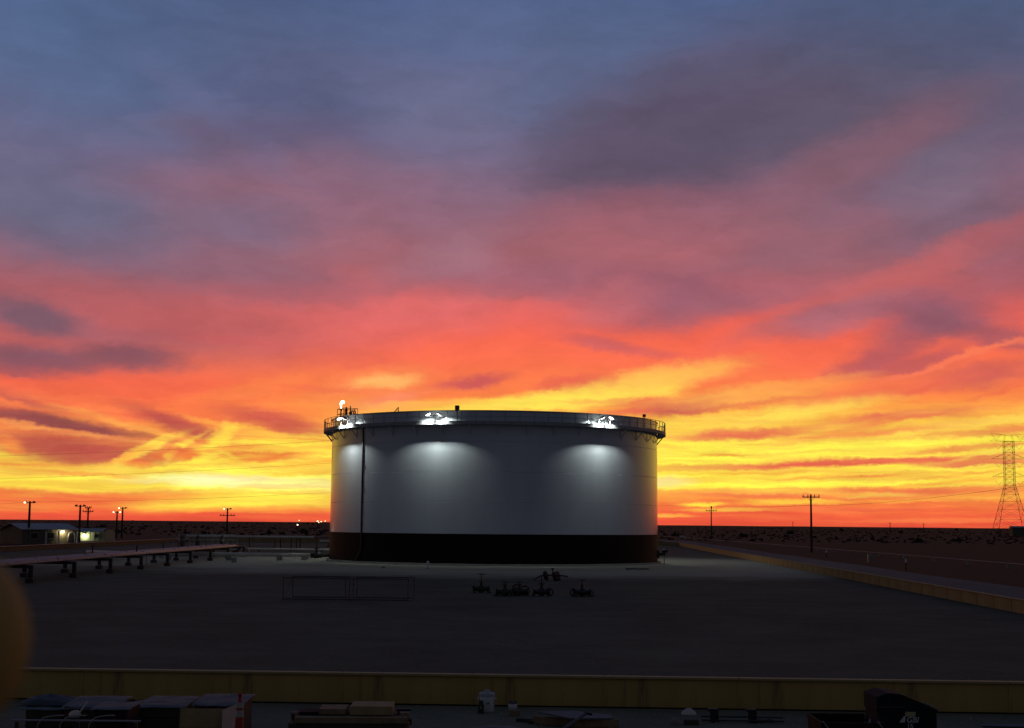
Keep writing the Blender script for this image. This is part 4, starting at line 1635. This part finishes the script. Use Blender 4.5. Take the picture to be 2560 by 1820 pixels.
# gate valves waiting on the ground
def ground_valve(px, py, rz, label, m, stem, extra):
    p = gp(px, py)
    t = thing('gate_valve', label, 'valve', (p.x, p.y, 0), rz, 'spare valves on the ground')
    b = MB()
    b.lathe([(.22, -.48), (.22, -.42), (.14, -.41), (.14, -.2), (.24, -.1), (.24, .1), (.14, .2), (.14, .41), (.22, .42), (.22, .48)], 16, (0, 0, .24), Matrix.Rotation(PI / 2, 3, 'Y'))
    b.cyl((0, 0, .3), (0, 0, .62), .13, .1, n=12)
    b.cyl((0, 0, .62), (0, 0, .67), .19, n=12)
    b.build('body', m, t)
    if stem:
        b = MB(); b.cyl((0, 0, .67), (0, 0, .67 + stem), .035, n=8)
        s = b.build('stem', m, t)
        b = MB()
        zc = .72 if stem > .5 else .67 + stem
        b.tube([(.24 * math.cos(k * PI / 8), .24 * math.sin(k * PI / 8), zc) for k in range(16)], .022, 6, True)
        b.cyl((-.24, 0, zc), (.24, 0, zc), .016, n=6); b.cyl((0, -.24, zc), (0, .24, zc), .016, n=6)
        b.build('handwheel', m, s)
    if extra:
        b = MB()
        for (cx, cy, rr2) in extra:
            b.tube([(cx + rr2 * math.cos(k * PI / 8), cy, rr2 + .03 + rr2 * math.sin(k * PI / 8)) for k in range(16)], .045, 6, True)
        b.build('flange_ring', m, t)
    b = MB()
    for q in (-.45, 0, .45):
        b.box((q, 0, .045), (.11, 1.0, .09))
    b.build('pallet', M_woodd, t)
    return t


ground_valve(1203, 1482, .2, 'single green valve with a tall stem, leftmost of the yard valves', M_green, .42, None)
ground_valve(1262, 1490, -.3, 'low olive valve lying with bent pipe, second from left of the yard valves', M_green, .12, [(.55, .1, .22)])
ground_valve(1298, 1489, .1, 'dark valve leaning with two big rings, middle of the yard valves', M_grime, .10, [(-.1, .35, .29), (.36, .3, .25)])
ground_valve(1354, 1490, -.1, 'dark valve with a tall rising stem, second from right of the yard valves', M_grime, .55, [(.45, 0, .2)])
ground_valve(1455, 1491, .25, 'dark valve lying apart at the right end of the yard valves', M_grime, .25, [(-.5, 0, .2), (.55, -.1, .12)])

# small blocks left of the tank
for px, py, lab, s in ((404, 1396, 'small pale capped block below the pipe rack end', .5), (492, 1394, 'flat pale block right of another below the rack end', .45),
                       (585, 1406, 'pale topped junction box beside the dark gravel edge', .5), (765, 1398, 'concrete block under the pale feed pipe near the tank', .6)):
    p = gp(px, py)
    t = thing('junction_box', lab, 'box', (p.x, p.y, 0), .2, 'junction boxes left of the tank')
    b = MB(); b.bbox((0, 0, .22), (s, s, .44), .03); b.build('case', M_conc, t)
    b = MB(); b.bbox((0, 0, .465), (s + .06, s + .06, .045), .01); b.build('lid', M_pipe, t)
for px, py, lab in ((365, 1412, 'thin pale survey stake left of its neighbour below the rack'), (420, 1410, 'thin pale survey stake right of its neighbour below the rack')):
    p = gp(px, py)
    t = thing('survey_stake', lab, 'stake', (p.x, p.y, 0), .2, 'survey stakes')
    b = MB(); b.box((0, 0, .5), (.07, .05, 1.0)); b.build('stake', M_wood, t)
    b = MB(); b.box((.02, 0, .94), (.12, .06, .10)); b.build('flag', M_whitepl, t)

# ------------------------------------------------------------------ foreground: material outside the front wall
def crate(px0, px1, ytop, Y, depth, lab, sidem, topm, h=None, over=.06, tilt=0.0, base_z=0.0):
    a, c = dp(px0, ytop, Y), dp(px1, ytop, Y)
    zt = (a.z + c.z) / 2
    w = (c - a).length
    root = thing('crate', lab, 'crate', ((a.x + c.x) / 2, Y + depth / 2, 0), 0, 'covered crates by the yellow wall')
    n = 4
    hh = zt - .05
    for k in range(n):
        z0 = hh * k / n
        b = MB()
        b.bbox((0, -depth / 2, z0 + hh / n / 2), (w - .02, .03, hh / n - .015), .006)
        b.build('plank', sidem, root)
    for s in (-1, 1):
        b = MB(); b.bbox((s * (w / 2 - .02), .02, hh / 2), (.03, depth - .05, hh), .006); b.build('end_panel', sidem, root)
    b = MB(); b.bbox((0, depth / 2 - .02, hh / 2), (w - .1, .03, hh), .006); b.build('back_panel', sidem, root)
    # sagging cover sheet
    b = MB()
    nx, ny = 12, 6
    vs = []
    sd = px0 * .013
    for j in range(ny + 1):
        for i in range(nx + 1):
            u, v_ = i / nx - .5, j / ny - .5
            z = hh + .025 + .018 * vnoise(u * 6 + sd, v_ * 5 + sd) + tilt * v_
            if abs(v_) > .49:
                z -= .02
            vs.append((u * (w + over * 2), v_ * (depth + over * 2) + .03 * vnoise(u * 5 + sd, 2), z))
    k_ = (nx + 1)
    top = [(j * k_ + i, j * k_ + i + 1, (j + 1) * k_ + i + 1, (j + 1) * k_ + i) for j in range(ny) for i in range(nx)]
    nvt = len(vs)
    vs2 = vs + [(x, y, z - .014) for x, y, z in vs]
    fs = top + [tuple(nvt + q for q in reversed(f)) for f in top]
    edge = [i for i in range(k_)] + [j * k_ + nx for j in range(1, ny + 1)] + [ny * k_ + i for i in range(nx - 1, -1, -1)] + [j * k_ for j in range(ny - 1, 0, -1)]
    for q in range(len(edge)):
        e0, e1 = edge[q], edge[(q + 1) % len(edge)]
        fs.append((e1, e0, nvt + e0, nvt + e1))
    b.add(vs2, fs, False)
    b.build('cover_sheet', topm, root)
    return root


crate(160, 282, 1760, 26.4, 1.15, 'crate under a rumpled blue grey cover, next to the bundled tarp', M_woodd, M_sheet, tilt=.08)
crate(236, 318, 1767, 25.1, .9, 'lower crate in front with a light grey cover sheet', M_rust, M_sheet)
crate(325, 455, 1761, 26.2, .7, 'long dark timber crate under narrow grey sheets', M_woodd, M_sheet, tilt=.02)
crate(360, 470, 1752, 27.6, 1.0, 'crate set back by the wall under a grey sheet, behind the long timber crate', M_woodd, M_sheet)
crate(486, 600, 1755, 26.9, 1.3, 'crate under the widest clean grey sheet beside the striped channelizer', M_woodd, M_sheet, tilt=.05)
# yellow and white panels leaning on the last crate
p = dp(505, 1772, 25.9)
t = thing('yellow_panel', 'yellow plywood panel leaning below the clean grey sheet', 'panel', (p.x, 25.9, 0), 0)
b = MB(); b.bbox((0, 0, p.z / 2), (.78, .04, p.z), .008, 0, 0, R_(-6)); b.build('board', M_wood2, t)
b = MB(); b.box((0, -.03, p.z * .55), (.78, .03, .07), 0, 0, R_(-6)); b.build('batten', M_wood, t)
p = dp(577, 1767, 25.7)
t = thing('white_panel', 'pale slanted board between the yellow panel and the striped channelizer', 'panel', (p.x, 25.6, 0), 0)
b = MB()
pa, pb_ = dp(556, 1775, 25.7), dp(597, 1758, 26.3)
b.add([(pa.x - p.x, .1, 0), (pb_.x - p.x - .05, .7, 0), (pb_.x - p.x, .7, pb_.z), (pa.x - p.x, .1, pa.z)] + [(pa.x - p.x, .13, 0), (pb_.x - p.x - .05, .73, 0), (pb_.x - p.x, .73, pb_.z), (pa.x - p.x, .13, pa.z)],
      [(0, 1, 2, 3), (7, 6, 5, 4), (0, 4, 5, 1), (1, 5, 6, 2), (2, 6, 7, 3), (3, 7, 4, 0)])
b.build('board', mat('pale_board', (.40, .40, .38), .7), t)


def cloth(name, lab, c, sx, sy, h, m, seed, cat):
    b = MB()
    nx, ny = 26, 16
    vs = []
    for j in range(ny + 1):
        for i in range(nx + 1):
            u, v_ = i / nx * 2 - 1, j / ny * 2 - 1
            q = max(0, 1 - (abs(u) ** 3 + abs(v_) ** 3) ** (1 / 2.2))
            z = h * q ** .7 * (.72 + .5 * vnoise(u * 2.5 + seed, v_ * 2.5)) + .05 * vnoise(u * 7 + seed, v_ * 7 + seed) * q ** .3
            vs.append((u * sx, v_ * sy, z + .012))
    k_ = nx + 1
    top = [(j * k_ + i, j * k_ + i + 1, (j + 1) * k_ + i + 1, (j + 1) * k_ + i) for j in range(ny) for i in range(nx)]
    n0 = len(vs)
    vs2 = vs + [(x, y, max(.0, z - .012)) for x, y, z in vs]
    b.add(vs2, top + [tuple(n0 + q for q in reversed(f)) for f in top], True)
    o = b.build(name, m)
    o.location = c
    return tag(o, lab, cat)


# bundled tarp sits on a low crate of its own
crate(64, 158, 1768, 26.6, 1.2, 'crate at the far left carrying a bundled blue tarp', M_woodd, M_sheet)
q = dp(112, 1768, 27.2)
cloth('tarp', 'rumpled blue grey tarp bundled on the leftmost crate', (q.x + .1, 27.2, dp(112, 1768, 26.6).z + .0), .5, .42, .13, M_tarp, 3.1, 'tarp')
# front rail with hoses
pr0, pr1 = dp(28, 1800, 24.2), dp(352, 1801, 24.2)
t = thing('pipe_rail', 'long thin bright pipe lying in front of the covered crates', 'pipe', (pr0.x, 24.2, 0))
b = MB(); b.cyl((0, 0, pr0.z), (pr1.x - pr0.x, 0, pr0.z), .016, n=8); b.build('pipe', M_rgrey, t)
for x in (.1, 1.1, 2.05):
    b = MB(); b.box((x, 0, pr0.z / 2 - .01), (.06, .06, pr0.z - .02)); b.build('post', M_steel, t)
for px, lab in ((116, 'thin looped cable over the rail, leftmost of three'), (172, 'thin looped cable over the rail, middle of three'), (244, 'thin looped cable over the rail, rightmost of three')):
    c = dp(px, 1800, 24.15)
    b = MB()
    b.tube([(-.16, 0, -.25), (-.13, -.02, -.06), (-.04, -.04, .04), (.07, -.02, .065), (.16, .03, .07), (.25, .12, .06)], .009, 6)
    o = b.build('cable_loop', M_rgrey)
    o.location = c
    tag(o, lab, 'cable', 'cable loops on the rail')
c = dp(188, 1784, 25.0)
t = thing('hand_brush', 'white handled brush with a pale rag head sticking up among the crates', 'brush', (c.x, 25.0, 0))
b = MB(); b.cyl((.05, 0, c.z - .02), (.21, -.03, c.z + .20), .014, n=8); b.build('handle', M_whitepl, t)
b = MB(); b.lathe([(.001, .06), (.07, .04), (.11, -.02), (.08, -.06), (.001, -.07)], 9, (0, 0, c.z)); b.build('head', M_pipe, t)
b = MB(); b.cyl((0, 0, 0), (0, 0, c.z - .05), .03, n=6); b.build('stand', M_steel, t)

# striped channelizer
c = dp(600, 1746, 24.4)
t = thing('channelizer', 'orange traffic channelizer tube with two white bands', 'traffic cone', (c.x, 24.4, 0))
hh = c.z
b = MB(); b.lathe([(.085, .06), (.075, hh * .55), (.055, hh - .06)], 14); b.build('tube', M_orange, t)
for z0, z1 in ((hh - .30, hh - .19), (hh - .15, hh - .055)):
    b = MB()
    f_ = lambda z: .085 + (.055 - .085) * (z / hh) + .004
    b.lathe([(f_(z0), z0), (f_(z1), z1)], 14); b.build('reflective_band', M_band, t)
b = MB(); b.lathe([(.055, hh - .06), (.03, hh - .02), (.03, hh + .05), (.045, hh + .07), (.001, hh + .09)], 12); b.build('grip', M_orange, t)
b = MB(); b.bbox((0, 0, .03), (.42, .42, .06), .02); b.build('base', M_blackpl, t)

# lumber stack
c = dp(868, 1793, 28.0)
zl = c.z
t = thing('lumber_stack', 'low stack of timber and plywood boards on the dirt', 'lumber', (c.x, 28.6, 0), R_(2))
wl = 2.25
rows = 3
for r_i in range(rows):
    for k in range(5):
        b = MB()
        b.bbox((random.uniform(-.05, .05), -.5 + k * .24, zl * (r_i + .5) / rows), (wl + random.uniform(-.12, .1), .225, zl / rows - .012), .008)
        b.build('board', (M_woodd, M_wood)[(r_i + k) % 3 == 2], t)
for x, w, h0, h1, dep, m in ((.42, .82, 0, .17, .8, M_wood2), (-.33, .52, 0, .11, .7, M_wood)):
    b = MB(); b.bbox((x, .05, zl + (h0 + h1) / 2 + .004), (w, dep, h1 - h0), .01); b.build('plywood_piece', m, t)
b = MB(); b.bbox((-.75, .0, zl + .03), (.5, .5, .045), .008, .1); b.build('red_board', M_rust, t)
c = dp(1010, 1775, 28.4)
o = MB().bbox((0, 0, 0), (.27, .07, .05), .008).bbox((-.11, 0, -.08), (.05, .05, .14), .008).build('steel_bar', M_blackpl)
o.location = (c.x, 28.45, c.z)
tag(o, 'short black steel bar resting on the right end of the lumber stack', 'bar')

# water cooler, flask, bucket
p = gp(1217, 1779)
t = thing('water_cooler', 'white round water cooler with a domed lid by the yellow wall', 'cooler', (p.x, p.y, 0))
b = MB(); b.lathe([(.001, .0), (.145, .0), (.155, .02), (.165, .34), (.16, .35)], 20); b.build('body', M_whitepl, t)
b = MB(); b.lathe([(.175, .34), (.18, .385), (.15, .41), (.06, .425), (.05, .45), (.045, .47), (.001, .475)], 20); b.build('lid', mat('grey_plastic', (.4, .42, .45), .5), t)
for s in (-1, 1):
    b = MB(); b.bbox((s * .185, 0, .28), (.035, .09, .05), .008); b.build('handle', M_whitepl, t)
b = MB(); b.cyl((.03, -.16, .20), (.03, -.20, .20), .018, n=8); b.build('tap', M_blackpl, t)
p = gp(1205, 1782)
t = thing('flask', 'black flask standing in front of the white water cooler', 'flask', (p.x - .02, p.y - .12, 0))
b = MB(); b.lathe([(.001, 0), (.06, 0), (.062, .02), (.062, .19), (.045, .225)], 14); b.build('body', M_blackpl, t)
b = MB(); b.lathe([(.047, .224), (.047, .275), (.001, .28)], 12); b.build('cap', M_blackpl, t)
b = MB(); b.box((-.005, -.064, .13), (.018, .004, .03)); b.build('label_patch', M_whitepl, t)
p = gp(1284, 1789)
t = thing('block', 'short timber block under the small white bucket', 'block', (p.x, p.y, 0), .1)
b = MB(); b.bbox((.02, 0, .055), (.22, .2, .11), .01); b.build('timber', M_wood, t)
t = thing('bucket', 'small white bucket with a dark rim on a timber block', 'bucket', (p.x - .02, p.y, .112))
b = MB(); b.lathe([(.001, 0), (.085, 0), (.10, .16), (.09, .155), (.075, .01)], 16); b.build('pail', M_whitepl, t)
b = MB(); b.lathe([(.101, .15), (.112, .155), (.112, .175), (.095, .175)], 16); b.build('rim', M_blackpl, t)
# grey tarp dome
c = gp(1238, 1850)
b_ = cloth('tarp', 'grey tarp draped over a rounded mound at the bottom of the frame', (dp(1238, 1800, 27.0).x, 27.3, 0), 1.0, .75, .33, M_sheet, 8.2, 'tarp')

# boards with shovel
c = dp(1440, 1790, 29.5)
t = thing('plywood_sheet', 'grey plywood sheet lying tilted on timber bearers', 'board', (c.x, 29.9, 0), R_(-6))
zp = .20
b = MB(); b.poly([(-.75, -.05), (-.05, -.62), (.78, -.15), (.70, .3), (-.1, .5)], .03, Matrix.Translation((0, 0, zp)) @ Matrix.Rotation(R_(3), 4, 'Y')); b.build('sheet', M_sheet, t)
for (x, y, ln, a_) in ((-.3, -.1, 1.2, -.35), (.45, -.2, .9, .25)):
    b = MB(); b.bbox((x, y, zp * .42), (ln, .1, zp * .8), .008, a_); b.build('bearer', M_wood, t)
for i, (pxa, pya, ln, a_, lab) in enumerate(((1322, 1806, .55, -.35, 'short dark plank on the dirt, left of the plywood sheet'), (1372, 1812, .85, -.3, 'longer dark plank on the dirt touching the plywood sheet'))):
    c = gp(pxa, pya)
    o = MB().bbox((0, 0, .035), (ln, .09, .07), .008).build('plank', M_woodd)
    o.location = (c.x, c.y, 0.004); o.rotation_euler = (0, 0, a_)
    tag(o, lab, 'plank', 'loose planks')
ca, cb = dp(1464, 1784, 28.6), dp(1385, 1838, 27.2)
t = thing('shovel', 'dark blue shovel with a short grip leaning over the plywood sheet', 'shovel', (0, 0, 0))
b = MB(); b.cyl(ca, cb, .030, n=10); b.build('shaft', M_tarp, t)
b = MB(); b.cyl(ca - Vector((.03, 0, -.01)), ca + Vector((.13, 0, -.015)), .022, n=8); b.build('grip', M_dkbox, t)
b = MB()
e = cb
dv = (cb - ca).normalized()
b.add([e + Vector((-.1, 0, 0)), e + Vector((.1, 0, 0)), e + Vector((.1, 0, 0)) + dv * .25, e + dv * .33, e + Vector((-.1, 0, 0)) + dv * .25] +
      [q + Vector((0, .02, .02)) for q in (e + Vector((-.1, 0, 0)), e + Vector((.1, 0, 0)), e + Vector((.1, 0, 0)) + dv * .25, e + dv * .33, e + Vector((-.1, 0, 0)) + dv * .25)],
      [(0, 1, 2, 3, 4), (9, 8, 7, 6, 5), (0, 5, 6, 1), (1, 6, 7, 2), (2, 7, 8, 3), (3, 8, 9, 4), (4, 9, 5, 0)])
b.build('blade', M_tarp, t)

# pipe stand with twin rods
c = gp(1832, 1806)
t = thing('clamp_rack', 'low rack of two black clamps joined by steel rods', 'clamp', (c.x, c.y, 0), R_(-3))
sc = c.y / F
for x in (1787 - 1832, 1880 - 1832):
    b = MB()
    b.bbox((x * sc, 0, .14), (.17, .14, .28), .02); b.bbox((x * sc - .07, -.02, .25), (.14, .10, .05), .01); b.cyl((x * sc, -.08, .18), (x * sc, -.15, .18), .03, n=8)
    b.build('clamp', M_blackpl, t)
for y, zz in ((-.1, .05), (.1, .10)):
    b = MB(); b.cyl((-.65, y, zz), (1.05, y, zz), .018, n=8); b.build('rod', M_steel, t)
c = gp(1728, 1812)
o = MB().bbox((0, 0, .05), (.30, .14, .10), .01).build('wood_block', M_woodd); o.location = (c.x, c.y, .003)
tag(o, 'dark wood block lying left of the clamp rack', 'block')
c = gp(1688, 1812)
o = MB().lathe([(.001, .15), (.07, .13), (.10, .05), (.08, 0)], 6).build('rock', M_stone); o.location = (c.x, c.y, 0); o.rotation_euler = (0, 0, .5)
tag(o, 'grey rock lying left of the dark wood block', 'rock')
c = gp(1722, 1786)
cloth('rag', 'crumpled dull rag on the dirt behind the wood block', (c.x, c.y, 0), .16, .12, .10, M_pipe, 5.5, 'rag')
c = gp(1112, 1752)
cloth('rag', 'dark crumpled rag lying at the foot of the yellow wall', (c.x, c.y - .3, 0), .15, .1, .07, M_woodd, 1.5, 'rag')
c = gp(1910, 1806)
o = MB().bbox((0, 0, .03), (.34, .05, .05), .006, .3).bbox((.05, .06, .03), (.30, .05, .05), .006, -.2).build('scrap_bars', M_blackpl); o.location = (c.x, c.y, .003)
tag(o, 'crossed black scrap bars right of the clamp rack', 'scrap')

# job boxes at lower right
YJ = 25.0
a0, a1 = dp(2195, 1782, YJ), dp(2342, 1782, YJ)
wj = a1.x - a0.x
hj = a0.z
jb = thing('job_box', 'black steel tool box with a sloping lid and white lettering', 'tool box', ((a0.x + a1.x) / 2, YJ + .45, 0))
b = MB(); b.bbox((0, 0, hj / 2), (wj, .9, hj), .015); b.build('case', M_dkbox, jb)
b = MB()
pr_ = [(-wj / 2 - .02, hj + .005), (wj / 2 + .02, hj + .005), (wj / 2 + .02, hj + .05), (wj / 2 - .25, hj + .17), (-wj * .1, hj + .31), (-wj * .32, hj + .33), (-wj / 2 - .02, hj + .26)]
M_xz = Matrix(((1, 0, 0, 0), (0, 0, -1, .45), (0, 1, 0, 0), (0, 0, 0, 1)))
b.poly(pr_, .9, M_xz)
lid = b.build('lid', M_dkbox, jb)
b = MB(); b.box((-wj * .30, -.462, hj + .10), (wj * .5, .015, .03)); b.build('lid_lip', M_steel, lid)
b = MB(); b.cyl((wj / 2 - .24, -.47, hj + .185), (wj / 2 + .02, -.47, hj + .07), .012, n=6); b.build('stay_rod', M_galv, lid)
# printed mark: white wedge, letters, pale sticker
px2 = lambda px, py: dp(px, py, YJ)
ctr = Vector(((a0.x + a1.x) / 2, YJ + .45, 0))
def front_pt(px, py, off):
    q = px2(px, py) - ctr
    return Vector((q.x, -.45 - off, q.z))
b = MB()
b.add([front_pt(2248, 1806, .006), front_pt(2262, 1806, .006), front_pt(2264, 1790, .006), front_pt(2260, 1790, .006)] , [(0, 1, 2, 3)])
b.build('wedge_mark', M_whitepl, jb)
b = MB()
b.add([front_pt(2263, 1779, .006), front_pt(2289, 1780, .006), front_pt(2287, 1792, .006), front_pt(2262, 1791, .006)], [(3, 2, 1, 0)])
b.build('sticker', mat('pale_yellow_print', (.5, .44, .2), .6), jb)


def text(body, name, parent, loc, size, m, shear=.25):
    cu = bpy.data.curves.new(name, 'FONT')
    cu.body = body
    cu.size = size
    cu.shear = shear
    cu.extrude = .002
    cu.offset = .002
    cu.align_x = 'LEFT'
    tmp = bpy.data.objects.new(name, cu)
    COL.objects.link(tmp)
    me = bpy.data.meshes.new_from_object(tmp.evaluated_get(bpy.context.evaluated_depsgraph_get()))
    bpy.data.objects.remove(tmp)
    me.materials.clear()
    me.materials.append(m)
    o = bpy.data.objects.new(name, me)
    COL.objects.link(o)
    o.parent = parent
    o.location = loc
    o.rotation_euler = (PI / 2, 0, 0)
    return o


q = front_pt(2265, 1806, .008)
text('GBI', 'lettering', jb, q, .135, M_whitepl)
q = front_pt(2267, 1821, .008)
text('15', 'lettering', jb, q, .11, M_whitepl, 0)

a0, a1 = dp(2062, 1806, 24.6), dp(2205, 1812, 24.6)
rb = thing('open_bin', 'rusty brown open bin with flared walls beside the black tool box', 'bin', ((a0.x + a1.x) / 2, 24.6, 0))
wb = a1.x - a0.x
hb = a0.z
b = MB(); b.bbox((0, 0, hb / 2), (wb, .05, hb), .01); b.build('front_wall', M_rust, rb)
b = MB(); b.bbox((0, 1.2, hb / 2), (wb, .05, hb), .01); b.build('back_wall', M_rust, rb)
for s in (-1, 1):
    b = MB(); b.bbox((s * wb / 2, .6, hb / 2), (.05, 1.15, hb), .01, 0, s * R_(5)); b.build('side_wall', M_rust, rb)
b = MB(); b.box((0, .6, .06), (wb - .1, 1.1, .06)); b.build('floor', M_rust, rb)
for s in (-1, 1):
    b = MB(); b.cyl((s * (wb / 2 - .02) - .06, -.06, hb + .02), (s * (wb / 2 - .02) + .12, -.06, hb - .22), .012, n=6); b.build('edge_rod', M_galv, rb)
c = dp(2172, 1800, 25.3)
cloth('paper', 'crumpled pale sack inside the rusty bin', (c.x, 25.3, .10), .16, .14, c.z - .05, mat('pale_sack', (.3, .3, .32), .8), 2.4, 'sack')
c = dp(2190, 1780, 25.6)
o = MB().bbox((0, 0, c.z / 2), (.06, .04, c.z), .006, 0, R_(-6)).build('pale_stick', M_pipe)
o.location = (c.x, 25.6, .092)
tag(o, 'pale stick standing in the bin against the tool box', 'stick')
# pale sheet at the right edge
c = gp(2530, 1822)
o = MB().poly([(-.55, -.15), (.7, -.25), (.8, .2), (-.1, .12), (-.5, .05)], .02).build('sheet_metal', M_sheet)
o.location = (c.x, c.y + .3, .02)
tag(o, 'pale flat sheet lying on the dirt at the right edge', 'sheet')

# pebbles on the dirt and yard (uncountable)
b = MB()
rnd = random.Random(11)
for k in range(1500):
    y = rnd.uniform(25, 60) if rnd.random() < .4 else rnd.uniform(26, 32)
    x = rnd.uniform(-.37, .37) * y
    if abs(y - yf(x)) < .35:
        continue
    s = rnd.uniform(.012, .045)
    a_ = rnd.uniform(0, 6.28)
    ca_, sa_ = math.cos(a_) * s, math.sin(a_) * s
    h = s * rnd.uniform(.4, .9)
    b.add([(x + ca_, y + sa_, 0), (x - sa_, y + ca_, 0), (x - ca_ * 1.3, y - sa_ * 1.3, 0), (x + sa_, y - ca_, 0), (x + ca_ * .2, y, h)], [(0, 1, 4), (1, 2, 4), (2, 3, 4), (3, 0, 4)])
o = b.build('gravel', M_stone)
tag(o, 'loose pebbles scattered on the dirt near the yellow wall', 'gravel', kind='stuff')

# ------------------------------------------------------------------ yellow rail end close to the lens
c = dp(-212, 1606, .34)
t = thing('guard_rail', 'blurred yellow rounded rail end close to the lens at the left edge', 'rail', (c.x, c.y, 0))
b = MB()
rr_ = .0256
# round end cap of a tubular guard rail, its tube running off to the left
b.lathe([(.001, -rr_)] + [(rr_ * math.sin(PI * k / 20), -rr_ * math.cos(PI * k / 20)) for k in range(1, 20)] + [(.001, rr_)], 32, (0, 0, c.z))
b.cyl((0, 0, c.z), (-.4, .05, c.z - .01), rr_ * .72, n=24)
b.build('rail_end', M_rail, t)
b = MB(); b.cyl((-.4, .05, 0), (-.4, .05, c.z), rr_ * .72, n=16); b.build('upright', M_rail, t)
